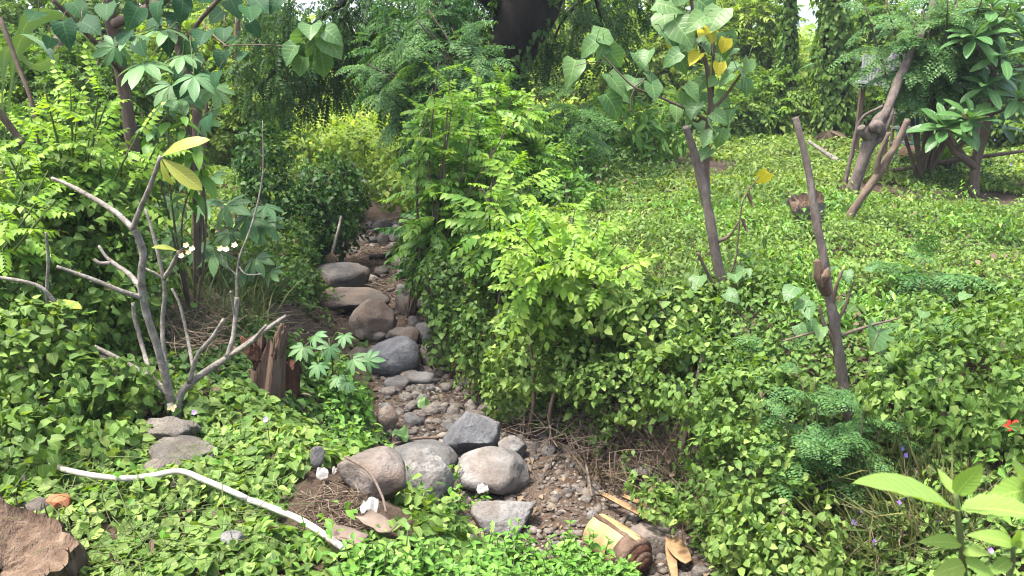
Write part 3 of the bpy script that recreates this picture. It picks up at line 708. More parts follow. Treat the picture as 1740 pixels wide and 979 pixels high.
def shoot(t, base, tip, r0, mat, sag=.12, name='stem', r1=None, via=None):
    L = np.linalg.norm(tip-base); mid = (base+tip)/2+np.array([0, 0, sag*L])+jit(.03*L) if via is None else via
    mb = MB(); tube(mb, [base, mid, tip], [r0, r0*.7, r1 or r0*.3], 6, 6, .1, int(rng.integers(99))); mb.obj(name, M[mat], t)
    q, _ = smooth_line([base, mid, tip], [1, 1, 1], 12); return q
def fronds_on(t, q, n, meshes, young, size, t0=.4, el=(50, 80), yfrac=.25, droop=.0, name='leaf'):
    N = len(q); tg = unit(np.gradient(q, axis=0)); ph = rng.uniform(0, 6)
    for k in range(n):
        s = t0+(1-t0)*(k+.5)/n; i = min(int(s*(N-1)), N-1); T = tg[i]
        ref = np.cross(T, [0, 0, 1.]); ref = unit(ref) if np.linalg.norm(ref) > .2 else np.array([1., 0, 0]); b = np.cross(T, ref)
        az = ph+k*2.399; e = math.radians(rng.uniform(*el)*(1-.45*max(0, s-.8)/.2))
        d = T*math.cos(e)+(ref*math.cos(az)+b*math.sin(az))*math.sin(e)+np.array([0, 0, -droop])
        nrm = np.array([0, 0, 1.])+T*.5+jit(.15)
        sz = size*(.75+.4*rng.random())*(1 if s < .85 else .72)
        place(name, pick(young if (young and s > 1-yfrac) else meshes), t, q[i], d, nrm, sz)
def shrub(name, label, base, tips, meshes, young, nf, size, cat='shrub', r0=.02, mat='bark_brown', group=None, t0=.4, sag=.1, yfrac=.25, droop=.1, el=(50, 80)):
    t = thing(name, label, cat, base, group)
    for tip in tips:
        q = shoot(t, np.asarray(base)+jit(.03)*np.array([1, 1, 0]), tip, r0, mat, sag); fronds_on(t, q, nf, meshes, young, size, t0, el, yfrac, droop)
    return t
def G(u, v): g = ground(u, v); g[2] = float(Z(g[0], g[1])); return g
def Gxy(x, y): return np.array([x, y, float(Z(x, y))-.03])

# ------------------------------------------------------------------ bare frangipani in front of the left bank
def frangipani():
    b = G(297, 712); b[2] -= .05; Y = b[1]; t = thing('frangipani_tree', 'almost leafless pale grey frangipani with forked branches on the left bank', 'tree', b)
    pu, pv = 297, 712
    def br(pts, r, name='branch'):
        q = [P(u, v, Y+dy) for u, v, dy in pts]; mb = MB(); tube(mb, q, [x*.64 for x in r], 10, 6, .25, int(rng.integers(99))); mb.obj(name, M['bark_grey'], t); return q
    br([(297, 722, 0), (286, 662, 0), (268, 592, -.02), (246, 522, -.05), (240, 470, -.1), (243, 430, -.12), (232, 398, -.14), (224, 386, -.15)], [.052, .045, .042, .04, .04, .037, .035, .034], 'trunk')
    br([(225, 389, -.15), (240, 352, -.2), (256, 315, -.28), (273, 266, -.35)], [.034, .029, .025, .02])
    br([(227, 389, -.15), (195, 360, -.05), (150, 332, .05), (112, 312, .12), (88, 303, .15)], [.033, .028, .026, .022, .018])
    br([(240, 492, -.08), (222, 468, .02), (200, 452, .1), (182, 438, .15), (168, 418, .2)], [.03, .026, .024, .02, .016])
    br([(238, 505, -.08), (205, 494, -.15), (150, 472, -.2), (96, 453, -.25)], [.03, .025, .022, .017])
    br([(188, 447, .12), (170, 447, .1), (160, 441, .1)], [.022, .02, .018])
    br([(300, 716, 0), (306, 672, .02), (335, 642, .05), (375, 615, .1), (412, 590, .12), (450, 562, .12), (486, 537, .12)], [.05, .043, .04, .036, .032, .027, .022], 'trunk')
    br([(386, 607, .1), (396, 572, .15), (401, 530, .2), (402, 505, .2)], [.03, .027, .025, .024])
    br([(402, 512, .2), (405, 445, .22), (428, 382, .25), (446, 300, .28), (446, 205, .3)], [.014, .012, .011, .008, .004])
    br([(400, 540, .2), (394, 510, .15), (392, 495, .12)], [.014, .012, .01])
    br([(405, 452, .22), (418, 466, .2), (445, 466, .2)], [.010, .008, .006]); br([(404, 470, .22), (384, 450, .2), (376, 432, .2)], [.010, .008, .007])
    br([(322, 650, .03), (335, 605, .0), (360, 575, -.03), (380, 543, -.06)], [.032, .027, .024, .021])
    br([(392, 604, .1), (425, 583, .0), (452, 553, -.05)], [.026, .022, .018])
    br([(288, 672, 0), (252, 640, .05), (200, 610, .12), (142, 580, .2), (110, 555, .25), (78, 525, .3)], [.04, .036, .034, .032, .028, .022])
    br([(150, 584, .2), (115, 545, .12), (90, 510, .08), (60, 484, .05), (-20, 468, 0)], [.03, .027, .025, .022, .018])
    br([(84, 535, .3), (80, 495, .2), (82, 440, .15), (78, 395, .1)], [.022, .02, .017, .013])
    br([(300, 690, 0), (285, 640, .3), (276, 560, .4), (280, 500, .42), (276, 465, .42), (262, 405, .45), (247, 355, .5)], [.03, .027, .027, .026, .024, .02, .014])
    br([(277, 475, .42), (292, 452, .4), (304, 428, .36)], [.026, .024, .022]); br([(276, 472, .42), (258, 462, .4), (244, 455, .4)], [.02, .016, .014])
    br([(332, 648, .1), (320, 580, .3), (306, 520, .35), (292, 490, .36)], [.022, .02, .018, .014])
    br([(262, 660, .1), (245, 600, .35), (230, 545, .4), (226, 515, .4)], [.03, .026, .024, .02])
    # last leaves
    p = P(273, 268, Y-.35)
    for (u, v), nn in (((322, 222), (.1, -.6, .8)), ((338, 317), (.3, -.8, .3)), ((282, 312), (-.5, -.7, .2))):
        q = P(u, v, Y-.42); d = q-p; place('leaf', pick(LF['plumeria_old']), t, p, d, nn, np.linalg.norm(d)*1.05)
    p = P(304, 428, Y+.36); q = P(262, 412, Y+.3); place('leaf', LF['plumeria_old'][1], t, p, q-p, (0, -.4, 1), np.linalg.norm(q-p))
    p = P(82, 512, Y+.1); q = P(136, 518, Y+.0); place('leaf', LF['plumeria_old'][0], t, p, q-p, (0, -.2, 1), np.linalg.norm(q-p))
    # flower clusters: stalks with white blossoms
    for u, v, dy, spots in ((304, 428, .36, ((318, 418), (328, 424), (322, 430), (310, 436))), (402, 436, .22, ((386, 425), (400, 418), (376, 424)))):
        c = P(u, v, Y+dy)
        for a, bb in spots:
            e = P(a, bb, Y+dy-.04); mb = MB(); tube(mb, [c, (c+e)/2+jit(.004), e], [.006, .005, .004], 5, 3); st = mb.obj('flower_stalk', M['dead_wood'], t)
            fb = MB()
            for k in range(5):
                a2 = k*1.2566; V, T, UA = leaf_t(1, .62, ((0, 0), (.3, .6), (.65, 1), (1, 0)), .3, -.3)
                R = frames(np.array([[math.cos(a2), math.sin(a2)*.6-.5, math.sin(a2)*.8+.35]]), np.array([[-.2, -1, .5]])); fb.add((R[0] @ V.T).T*.034+e, T)
            fo = fb.obj('blossom', M['white_petal'], st, base=b); fo.location = (0, 0, 0)
    # a fallen blossom
    e = P(293, 690, Y-.08); fb = MB()
    for k in range(5):
        a2 = k*1.2566; V, T, UA = leaf_t(1, .7, ((0, 0), (.3, .7), (.65, 1), (1, 0)), .2, -.2)
        R = frames(np.array([[math.cos(a2), -.3, math.sin(a2)]]), np.array([[0, -1, .4]])); fb.add((R[0] @ V.T).T*.045+e, T)
    tag(fb.obj('fallen_blossom', M['white_petal'], base=e), 'fallen white frangipani blossom caught at the foot of the bare tree', 'flower')
frangipani()

# ------------------------------------------------------------------ stumps
def stump(name, label, base, axis, r0, r1, h, seed, mat, core, jag=.25, hollow=.5, sides=48, cat='stump', spikes=0, lob=.28, spw=.02, spl=.42):
    t = thing(name, label, cat, base); ax = unit(np.asarray(axis, float)); x = unit(np.cross(ax, [.3, 1, .2])); y = np.cross(ax, x); base = np.asarray(base)
    a = np.linspace(0, 2*np.pi, sides, endpoint=False); rings = 16; V, T = [], []; ca, sa = np.cos(a), np.sin(a)
    top = h*(1+jag*(fbm(ca*1.3+seed, sa*1.3, 0, seed, 3)*1.5+.3*fbm(ca*6+seed, sa*6, 0, seed+4, 2)))
    rad = 1+lob*fbm(ca*1.6, sa*1.6+seed, 0, seed+2, 4)+.05*fbm(ca*9, sa*9, 0, seed+8, 2)
    for k in range(rings):
        s = k/(rings-1); rr = (r0*(1-s)+r1*s)*rad*(1+.10*fbm(ca*2, sa*2, s*4+seed, seed, 3)+.04*fbm(ca*12, sa*12, s*3+seed, seed+1, 2))
        V.append(base+ax*(top*s)[:, None]+x*(ca*rr)[:, None]+y*(sa*rr)[:, None])
    V = np.concatenate(V)
    def quads(n): return [q for k in range(n-1) for j in range(sides) for q in ((k*sides+j, k*sides+(j+1) % sides, (k+1)*sides+(j+1) % sides), (k*sides+j, (k+1)*sides+(j+1) % sides, (k+1)*sides+j))]
    MB().add(V, np.array(quads(rings))).obj('bark_shell', M[mat], t)
    rim = V[-sides:]; cen = base+ax*h*(1-hollow*.7); R = [rim]
    for f in (.12, .3, .55, .8, .97):
        q = rim*(1-f)+cen*f+ax*(h*.5*hollow*f*(fbm(ca*3*(1-f)+seed, sa*3*(1-f), 0, seed+5, 4)))[:, None]-ax*h*.12*(f < .2); R.append(q)
    MB().add(np.concatenate(R), np.array(quads(len(R)))).obj('broken_core', M[core], t)
    for k in range(spikes):
        i = int(rng.integers(0, sides)); p = rim[i]-ax*h*.18; out = unit(rim[i]-cen); l = h*rng.uniform(.3, 1)*spl; w = spw*(.3+rng.random())
        mb = MB(); tube(mb, [p, p+ax*l*.6+out*l*.05, p+ax*l+out*l*rng.uniform(-.1, .25)], [w, w*.7, w*.1], 6, 4, .5, int(rng.integers(99))); mb.obj('splinter', M[mat if k % 3 else core], t)
    return t
b = G(452, 668); b[2] -= .08
t = stump('dead_stump', 'tall rotten brown stump with a splintered top beside the bare frangipani', b, P(468, 545, b[1])-b, .15, .10, .52, 5, 'dead_wood', 'dead_core', .4, .9, spikes=16, lob=.6)
for (u, v), sd, dm, mt, tilt in (((476, 578), 3, (.12, .11, .30), 'dead_wood', .25), ((428, 592), 7, (.15, .13, .24), 'dead_core', -.25)):
    V, T = rock_verts(4, sd, dm, 7, .3, .22); c_, s_ = math.cos(tilt), math.sin(tilt); V = V @ np.array([[c_, 0, -s_], [0, 1, 0], [s_, 0, c_]])
    MB().add(V+P(u, v, b[1]-.04), T).obj('rotten_chunk', M[mt], t)
b = G(492, 668); b[2] -= .05
stump('rotten_stump', 'short dark rotten stump just right of the tall splintered one', b, (.05, .05, 1), .075, .085, .30, 8, 'dead_core', 'dead_core', .25, .6, spikes=5)
b = ground(30, 978, .05); b[2] -= .12
stump('cut_palm_stump', 'broad fibrous cut stump with a torn brown rim in the near corner', b+np.array([-.08, .05, 0]), (.15, -.55, 1), .33, .35, .33, 12, 'dead_wood', 'cut_wood', .3, .45, 72, spikes=60, lob=.3, spw=.006, spl=.5)
b = G(1368, 402)
stump('toppled_stump', 'pale gnarled root stump lying in the creeper behind the cut stake', b+np.array([.05, 0, .10]), (-.3, -.3, .8), .15, .19, .36, 21, 'bark_grey', 'cut_wood', .4, .8, spikes=6, lob=.5)

# ------------------------------------------------------------------ things lying on the banks and in the bed
def lay(name, label, cat, pix, r, mat, dz=.1, sides=10, rough=0, per=6, ycurve=None):
    q = [ground(u, v, dz) for u, v in pix]; mb = MB(); tube(mb, q, r, sides, per, rough, 3); return tag(mb.obj(name, M[mat], base=q[0]), label, cat)
q = [ground(u, v, dz) for u, v, dz in ((82, 788, .14), (125, 802, .17), (200, 813, .17), (255, 809, .17), (305, 801, .18), (350, 817, .17), (404, 840, .14), (424, 850, .09), (446, 857, .12), (515, 886, .15), (583, 931, .14))]
mb = MB(); tube(mb, q, [.0185, .0185], 12, 6, .03, 3); tag(mb.obj('water_pipe', M['pvc'], base=q[0]), 'long white plastic water pipe winding through the creeper on the near left', 'pipe')
lay('fallen_branch', 'dark fallen branch lying across the far stream bed', 'branch', [(627, 437), (650, 436), (672, 430), (694, 428)], [.045, .04, .025], 'bark_dark', .05, rough=.2)
lay('dry_stick', 'thin forked dry stick in the shaded upper bed', 'stick', [(625, 470), (640, 482), (662, 487), (680, 486)], [.012, .008], 'twig', .03)
lay('dry_stick', 'reddish stick lying behind the low rounded boulder', 'stick', [(660, 758), (700, 746), (748, 743)], [.014, .010], 'bark_brown', .06)
lay('dry_stick', 'pale slanting stick leaning over the brown boulder', 'stick', [(586, 776), (625, 800), (648, 840), (656, 870)], [.010, .006], 'twig', .28)
lay('dry_stick', 'long dry stalk hanging down the right bank to the gravel', 'stick', [(975, 715), (988, 755), (998, 800), (1006, 843)], [.014, .009], 'twig', .12)
lay('dry_stick', 'pale twig slanting across the gravel beside the domed boulder', 'stick', [(950, 768), (930, 795), (912, 825)], [.007, .004], 'twig', .05)
q = [P(580, 368, 12.2), P(574, 395, 12.1), P(562, 440, 12.0)]; mb = MB(); tube(mb, q, [.02, .024, .026], 8, 4)
tag(mb.obj('bamboo_pole', M['bark_grey'], base=q[2]), 'grey-green pole leaning in the dark bush above the flat-topped boulder', 'pole')
# dry palm sheath fan by the pole
def dry_fan(label, c, px, Y, n, spread, L, mat='sheath', name='dry_sheath', down=True):
    t = thing(name, label, 'dry leaf', P(*c, Y))
    mb = MB(); p = P(*c, Y); k0 = leaf_t(1, .22, ((0, 0), (.2, .6), (.6, 1), (1, 0)), .5, .25)
    for k in range(n):
        a = spread[0]+(spread[1]-spread[0])*(k+.5)/n+rng.uniform(-.1, .1); d = np.array([math.sin(a), -.35, math.cos(a)]); V, T, UA = k0
        R = frames(d[None], np.array([[0, -1, .3]])+jit(.2)[None]); A = np.tile([.5, .5, .5, .5], (len(V), 1)); mb.add((R[0] @ V.T).T*L*rng.uniform(.7, 1.1)+p, T, A)
    mb.obj('blades', M[mat], t); return t
dry_fan('brown dry palm sheath at the foot of the leaning pole', (563, 428), None, 11.9, 7, (2.3, 3.9), .2, 'straw')
dry_fan('brown dry tussock of dead fronds at the back of the clearing', (1408, 222), None, 17.5, 12, (1.8, 4.5), .45, 'straw')

# cut banana stem: layered drum with a dark end
b = ground(1045, 925, .12); ax = unit(ground(1085, 960, .1)-ground(1005, 900, .14)); L = .2
t = thing('cut_banana_plant', 'thick yellow cut banana stem with a dark layered end on the gravel', 'banana stem', b-np.array([0, 0, .12]))
mb = MB(); tube(mb, [b-ax*L, b-ax*L*.3, b+ax*L*.5, b+ax*L], [.13, .145, .15, .15], 24, 4, .07, 2); mb.obj('trunk_piece', M['banana_stem'], t)
for k, (r, o) in enumerate(((.158, .0), (.135, .035), (.105, .06), (.07, .08))):
    mb = MB(); tube(mb, [b+ax*(L-.1), b+ax*(L+o*.4), b+ax*(L+o+.02)], [r*.95, r, r*.85], 20, 3, .12, k); mb.obj('leaf_sheath', M['dead_core' if k % 2 else 'dead_wood'], t)
mb = MB(); s = unit(np.cross(ax, [0, 0, 1.])); up = np.cross(s, ax); q = [b+ax*x+up*.137+s*.02 for x in (-L, 0, L*.9)]; tube(mb, q, [.018, .022, .02], 8, 4, .5); mb.obj('dry_strip', M['dead_wood'], t)
def strip(label, pix, w, dz, mat='sheath', name='banana_sheath', taper=True):
    q, _ = smooth_line([ground(u, v, dz) for u, v in pix], [1]*len(pix), 5); n = len(q); s = unit(np.cross(np.gradient(q, axis=0), [0, 0, 1.])); V, T = [], []
    for i in range(n):
        ww = w*(.55+.45*math.sin(math.pi*(i+.6)/n)) if taper else w*(1+.08*math.sin(i*5.1)); V += [q[i]-s[i]*ww+[0, 0, .02], q[i]-[0, 0, .008], q[i]+s[i]*ww+[0, 0, .024], q[i]+s[i]*ww+[0, 0, .030], q[i]-[0, 0, -.004], q[i]-s[i]*ww+[0, 0, .026]]
    for i in range(n-1):
        for k in range(6):
            a, b2 = i*6+k, i*6+(k+1) % 6; T += [(a, b2, b2+6), (a, b2+6, a+6)]
    for o in (0, (n-1)*6): T += [(o, o+1, o+5), (o+1, o+4, o+5), (o+1, o+2, o+4), (o+2, o+3, o+4)]
    return tag(MB().add(np.array(V), np.array(T)).obj(name, M[mat], base=q[0]), label, 'dry leaf')
strip('long curled orange-brown banana sheath above the grey-brown boulder', [(1022, 842), (1060, 862), (1085, 875), (1110, 890)], .035, .1)
strip('small dry banana sheath tucked under the bank above the long one', [(1058, 846), (1090, 860), (1095, 866)], .03, .1)
strip('broad pale torn banana sheath right of the grey-brown boulder', [(1140, 916), (1152, 938), (1165, 958)], .07, .08)
strip('narrow upright banana sheath at the very bottom of the bed', [(1136, 925), (1140, 950), (1146, 985)], .035, .06)
strip('weathered grey board end beside the lower end of the white pipe', [(552, 905), (590, 915), (612, 925)], .06, .09, 'grey_wood', 'broken_board', False)
strip('short weathered plank lying right of the debris', [(616, 878), (640, 893), (662, 905)], .06, .09, 'grey_wood', 'broken_board', False)
def litter(label, u, v, dz, w, mat='paper', name='litter', h=.05, seed=0):
    c = ground(u, v, dz); n = 6; xs = np.linspace(-1, 1, n); X, Y2 = np.meshgrid(xs, xs, indexing='ij'); zz = h*fbm(X*1.3+seed, Y2*1.3, 0, seed, 3)*2+.5*(Y2+1)*w*.35
    V = np.stack([X*w/2*(1-.25*np.abs(Y2)), Y2*w*.36, zz], -1).reshape(-1, 3); V2 = np.vstack([V, V-[0, 0, .006]])+c; T = []
    for i in range(n-1):
        for j in range(n-1):
            a = i*n+j; T += [(a, a+n, a+n+1), (a, a+n+1, a+1), (a+n*n, a+n+1+n*n, a+n+n*n), (a+n*n, a+1+n*n, a+n+1+n*n)]
    ed = [(i*n) for i in range(n)]+[(n-1)*n+j for j in range(1, n)]+[i*n+n-1 for i in range(n-2, -1, -1)]+[j for j in range(n-2, 0, -1)]
    for a, b2 in zip(ed, ed[1:]+ed[:1]): T += [(a, b2, b2+n*n), (a, b2+n*n, a+n*n)]
    return tag(MB().add(V2, np.array(T)).obj(name, M[mat], base=c, smooth=False), label, 'litter' if mat == 'paper' else 'leaf')
litter('crumpled white plastic scrap on the dry debris', 628, 866, .08, .11, seed=1, h=.03)
litter('white paper scrap left of the brown boulder', 548, 808, .06, .08, seed=2, h=.02)
litter('small white scrap touching the upper edge of the brown boulder', 571, 800, .08, .05, seed=3, h=.02)
litter('thin white plastic bag scrap between the domed and the low boulder', 820, 833, .14, .10, seed=4, h=.02)
litter('tiny white scrap in the creeper on the far left of the pipe', 38, 806, .17, .05, seed=5)
litter('pale green fallen leaf lying left of the angular boulder', 680, 745, .08, .16, 'heart_big', 'fallen_leaf', seed=6)
litter('pale fallen leaf on the stones above the angular boulder', 720, 686, .06, .14, 'heart_big', 'fallen_leaf', seed=7)
litter('small yellow leaf at the foot of the creeper wall', 768, 622, .06, .07, 'heart_yellow', 'fallen_leaf', seed=8)
# brick piece
c = ground(100, 850, .12); V, T = rock_verts(1, 3, (.13, .10, .07), 3, .1, .02); V = np.clip(V*1.25, [-.065, -.05, -.03], [.065, .05, .035])
tag(MB().add(V+c, T).obj('brick_fragment', M['brick'], base=c-np.array([0, 0, .035]), smooth=False), 'broken orange-red brick fragment in the near left creeper', 'brick')
c = ground(62, 862, .08); V, T = rock_verts(2, 4, (.2, .14, .1), 4, .1, .02)
tag(MB().add(V+c, T).obj('boulder', M['rock_brown'], base=c-np.array([0, 0, .05])), 'reddish brown rock beside the brick fragment', 'rock', 'boulders of the dry stream')

# ------------------------------------------------------------------ twigs, straw and litter as masses
def twig_mass(name, label, pix, ru, rv, n, L, mat, dz, r=.004, flat=.5, seed=0, kind='stuff', cat='debris'):
    mb = MB()
    for k in range(n):
        a, rr = rng.uniform(0, 6.28), math.sqrt(rng.random()); c = ground(pix[0]+ru*rr*math.cos(a), pix[1]+rv*rr*math.sin(a), rng.uniform(.01, dz))
        d = unit(rng.normal(size=3)*np.array([1, 1, flat])); l = L*rng.uniform(.4, 1.2)
        q = [c-d*l/2, c+jit(.08*l), c+d*l/2+jit(.08*l)]; n0 = mb.n; tube(mb, q, [r*rng.uniform(.5, 1.3), r*.5], 4, 2); mb.A[-1][:, 0] = rng.random(); mb.A[-1][:, 1] = rng.random()
    return tag(mb.obj(name, M[mat]), label, cat, kind=kind)
twig_mass('straw_heap', 'heap of dry straw stalks behind the frangipani branches', (335, 540), 60, 55, 420, .38, 'straw', .28, .004)
twig_mass('straw_heap', 'dry reed debris on the bank between the pipe and the brown boulder', (565, 868), 58, 40, 200, .26, 'straw', .06, .004, .25)
twig_mass('twigs', 'tangle of bare grey twigs on the right bank above the gravel', (985, 705), 120, 55, 330, .5, 'twig', .32, .0045)
twig_mass('twigs', 'dry roots and twigs hanging in the hollow of the right bank', (1085, 765), 110, 45, 260, .4, 'twig', .25, .004, 1.4)
twig_mass('twigs', 'dead twigs and leaf litter in the shaded upper bed', (670, 470), 50, 60, 260, .45, 'twig', .06, .005, .15)
twig_mass('twigs', 'dead twigs strewn over the earth bank beside the dead stump', (520, 545), 80, 45, 220, .4, 'twig', .08, .005, .2)
twig_mass('twigs', 'small dead twigs strewn over the middle of the stream bed', (760, 690), 110, 50, 160, .25, 'twig', .05, .003, .15)
twig_mass('twigs', 'dry stalks in the grassy corner of the near right bank', (1560, 880), 170, 80, 200, .5, 'straw', .22, .004, .8)
twig_mass('twigs', 'trailing vine stems over the near right bank', (1290, 800), 200, 130, 180, .5, 'bark_brown', .3, .003, .5)
twig_mass('twigs', 'trailing vine stems through the near left creeper', (250, 860), 250, 110, 200, .45, 'bark_green', .2, .003, .3)

# ------------------------------------------------------------------ shrubs, saplings and broad-leaved plants
# left: light-leaved shrub behind the frangipani
b = Gxy(-4.0, 7.6)
shrub('moringa_shrub', 'light green fine-leaved shrub filling the upper left behind the bare frangipani', b,
      tips_px(130, 235, 150, 110, 7.3, .7, 26), FR['mor'], FR['mor_y'], 9, .42, r0=.018, mat='bark_green', t0=.35, droop=.05, yfrac=.3)
b = Gxy(-4.6, 6.3)
shrub('moringa_shrub', 'yellow-green fine-leaved shrub cut by the left picture edge', b,
      tips_px(25, 310, 80, 90, 6.2, .4, 10), FR['mor'], FR['mor_y'], 8, .38, r0=.016, mat='bark_green', t0=.35, yfrac=.3)
# leaning bare poles at the far left
for pts, r, lab in (([(-10, 180, 6.6), (25, 225, 6.7), (38, 245, 6.7)], .03, 'dark leaning stick at the left picture edge'),
                    ([(0, 30, 8.2), (30, 110, 8.1), (58, 190, 8.0), (70, 300, 8.0)], .022, 'long pale bent stem in front of the banana leaves')):
    q = path(pts); mb = MB(); tube(mb, q, [r, r*.8], 7, 5, .1); tag(mb.obj('leaning_stem', M['bark_brown'], base=q[-1]), lab, 'stem')

# mound of creeper on old stems, left
def creeper_mound(name, label, blobs, n, size, mat, stems, temps=HEART, tintb=.45, cat='vine', droop=.5):
    base = np.mean([c for c, r in blobs], 0); base = Gxy(base[0], base[1]); t = thing(name, label, cat, base); mb = MB()
    tot = sum(r[0]*r[2] for c, r in blobs)
    for c, r in blobs:
        k = int(n*r[0]*r[2]/tot); d = rnd_unit(k); lum = 1+.5*fbm(d[:, 0]*2.6+c[0], d[:, 1]*2.6+c[1], d[:, 2]*2.6, 6, 3)
        rad = (.72+.33*rng.random(k)**.6)*lum; pos = np.asarray(c)+d*np.asarray(r)*rad[:, None]
        ok = (pos[:, 2] > Z(pos[:, 0], pos[:, 1])+.01) & (fbm(pos[:, 0]*3.2, pos[:, 1]*3.2, pos[:, 2]*3.2, 57, 2) > -.22); pos, d = pos[ok], d[ok]; k = len(pos)
        nr = unit(d/np.asarray(r))+np.array([0, 0, .55])+rng.normal(size=(k, 3))*.35
        dr = d*.4+np.array([0, 0, -droop])+rng.normal(size=(k, 3))*.5
        scatter(mb, temps, pos, frames(dr, nr), size*(.42+.9*rng.random(k)), np.clip(tintb+.26*rng.normal(size=k)+.25*fbm(pos[:, 0], pos[:, 1], pos[:, 2], 9), 0, 1), rng.random(k))
    mb.obj('foliage', M[mat], t)
    for c, r in blobs[:stems]:
        m2 = MB(); g = Gxy(c[0]+rng.uniform(-.2, .2), c[1]); tube(m2, [g, (g+np.asarray(c))/2+jit(.08), np.asarray(c)+np.array([0, 0, r[2]*.5])], [.025, .02, .012], 6, 5, .15); m2.obj('stem', M['bark_brown'], t)
    return t
creeper_mound('creeper_mound', 'tall wall of heart-leaved creeper over old stems at the far left', [(P(40, 560, 6.6), (.75, .5, .75)), (P(110, 450, 6.9), (.8, .55, .75)), (P(20, 420, 6.8), (.7, .5, .7)), (P(150, 330, 7.4), (.6, .5, .5)), (P(195, 530, 7.3), (.5, .4, .5))], 7500, .075, 'creeper', 4)
creeper_mound('creeper_mound', 'creeper climbing over the low left limbs of the bare frangipani', [(P(55, 585, 5.65), (.4, .25, .3)), (P(190, 650, 5.55), (.3, .2, .16))], 1300, .068, 'creeper', 1)
creeper_mound('creeper_mound', 'low creeper hummock left of the dark half-buried boulder', [(P(40, 660, 5.5), (.6, .4, .35)), (P(110, 730, 5.2), (.5, .35, .22)), (P(10, 760, 4.9), (.45, .3, .22))], 2300, .07, 'creeper', 1)
creeper_mound('creeper_mound', 'rounded heart-leaved creeper hump at the right picture edge', [(P(1690, 620, 5.3), (.65, .5, .38)), (P(1590, 660, 5.0), (.45, .4, .28)), (P(1740, 700, 4.8), (.5, .4, .35))], 4600, .054, 'creeper', 2)
creeper_mound('creeper_mound', 'steep leafy creeper wall on the right bank left of the lopped trunk', [(P(1190, 640, 6.15), (.5, .4, .32)), (P(1290, 700, 5.5), (.5, .4, .32)), (P(1270, 800, 5.1), (.4, .35, .3))], 5200, .049, 'creeper', 2)
creeper_mound('creeper_mound', 'leafy creeper bulge on the near right bank above the banana sheaths', [(P(1330, 890, 4.7), (.36, .3, .26)), (P(1260, 915, 4.9), (.24, .22, .17)), (P(1360, 960, 4.4), (.3, .25, .2))], 3000, .049, 'creeper', 1)
creeper_mound('creeper_mound', 'shaded creeper skirt under the bright pinnate shrub down to the gravel', [(P(890, 650, 7.5), (.4, .3, .4)), (P(975, 620, 7.0), (.4, .3, .32)), (P(1060, 660, 6.6), (.42, .3, .3)), (P(820, 620, 8.1), (.3, .25, .4))], 5000, .051, 'creeper', 2)
creeper_mound('creeper_mound', 'creeper heaped over the crest of the right bank below the bright shrub', [(P(1010, 500, 6.9), (.5, .4, .35)), (P(1120, 540, 6.7), (.55, .4, .28)), (P(900, 600, 7.2), (.45, .3, .4))], 2600, .068, 'creeper', 3)
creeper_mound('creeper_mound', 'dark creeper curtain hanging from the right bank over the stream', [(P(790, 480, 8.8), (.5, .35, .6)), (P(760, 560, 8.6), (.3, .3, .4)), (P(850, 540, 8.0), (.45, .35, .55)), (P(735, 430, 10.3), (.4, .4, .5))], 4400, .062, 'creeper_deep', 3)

creeper_mound('creeper_mound', 'thin creeper trailing over the gravel edge below the hollow of the right bank', [(P(1130, 860, 5.55), (.2, .16, .1)), (P(1195, 890, 5.25), (.2, .16, .12)), (P(1095, 825, 5.8), (.14, .12, .07))], 420, .055, 'creeper', 0)
# dark dense bushes left of the stream
def leafy_bush(name, label, blobs, n, size, mat, temps=QUAD, stems=3, cat='bush'): return creeper_mound(name, label, blobs, n, size, mat, stems, temps, .4, cat, .35)
leafy_bush('dense_bush', 'dense dark round bush above the flat-topped boulder', [(P(560, 322, 12.8), (.55, .55, .5)), (P(558, 380, 12.6), (.5, .45, .5)), (P(515, 395, 12.4), (.5, .5, .5))], 5200, .085, 'bush_deep')
leafy_bush('dense_bush', 'small dark creeper-covered bush left of the dense round one', [(P(447, 275, 11.8), (.38, .35, .55)), (P(450, 350, 11.6), (.4, .35, .5))], 2400, .08, 'bush_deep')
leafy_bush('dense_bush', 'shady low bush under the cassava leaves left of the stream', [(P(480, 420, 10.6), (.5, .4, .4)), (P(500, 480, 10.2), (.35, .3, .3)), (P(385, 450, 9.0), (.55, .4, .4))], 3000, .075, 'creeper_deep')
leafy_bush('leafy_herb', 'bushy green herb right of the dead stumps on the left bank', [(P(585, 690, 7.3), (.24, .22, .2)), (P(555, 640, 7.5), (.26, .22, .2)), (P(520, 700, 6.9), (.3, .25, .14))], 1300, .075, 'herb', OVATE, 2, 'herb')
leafy_bush('leafy_herb', 'pale small-leaved herb mat on the slope above the brown boulder', [(P(540, 740, 6.6), (.4, .3, .14)), (P(480, 760, 6.2), (.35, .3, .12)), (P(590, 760, 6.5), (.2, .2, .1))], 1500, .05, 'herb', OVATE, 1, 'herb')
leafy_bush('leafy_herb', 'small herb growing between the tall boulder and the low grey boulder', [(P(790, 845, 5.9), (.17, .12, .09)), (P(770, 800, 6.2), (.07, .06, .06))], 170, .05, 'herb', OVATE, 2, 'herb')
leafy_bush('leafy_herb', 'little green herb on the stones below the creeper wall', [(P(765, 665, 8.3), (.16, .14, .07))], 260, .045, 'herb', OVATE, 1, 'herb')
leafy_bush('leafy_herb', 'sunlit herb thicket right of the stream in front of the big trunk', [(P(900, 265, 12.5), (.9, .6, .5)), (P(960, 330, 10.8), (.5, .5, .3)), (P(860, 330, 10.8), (.5, .5, .4))], 4200, .085, 'pinnate', OVATE, 3, 'bush')
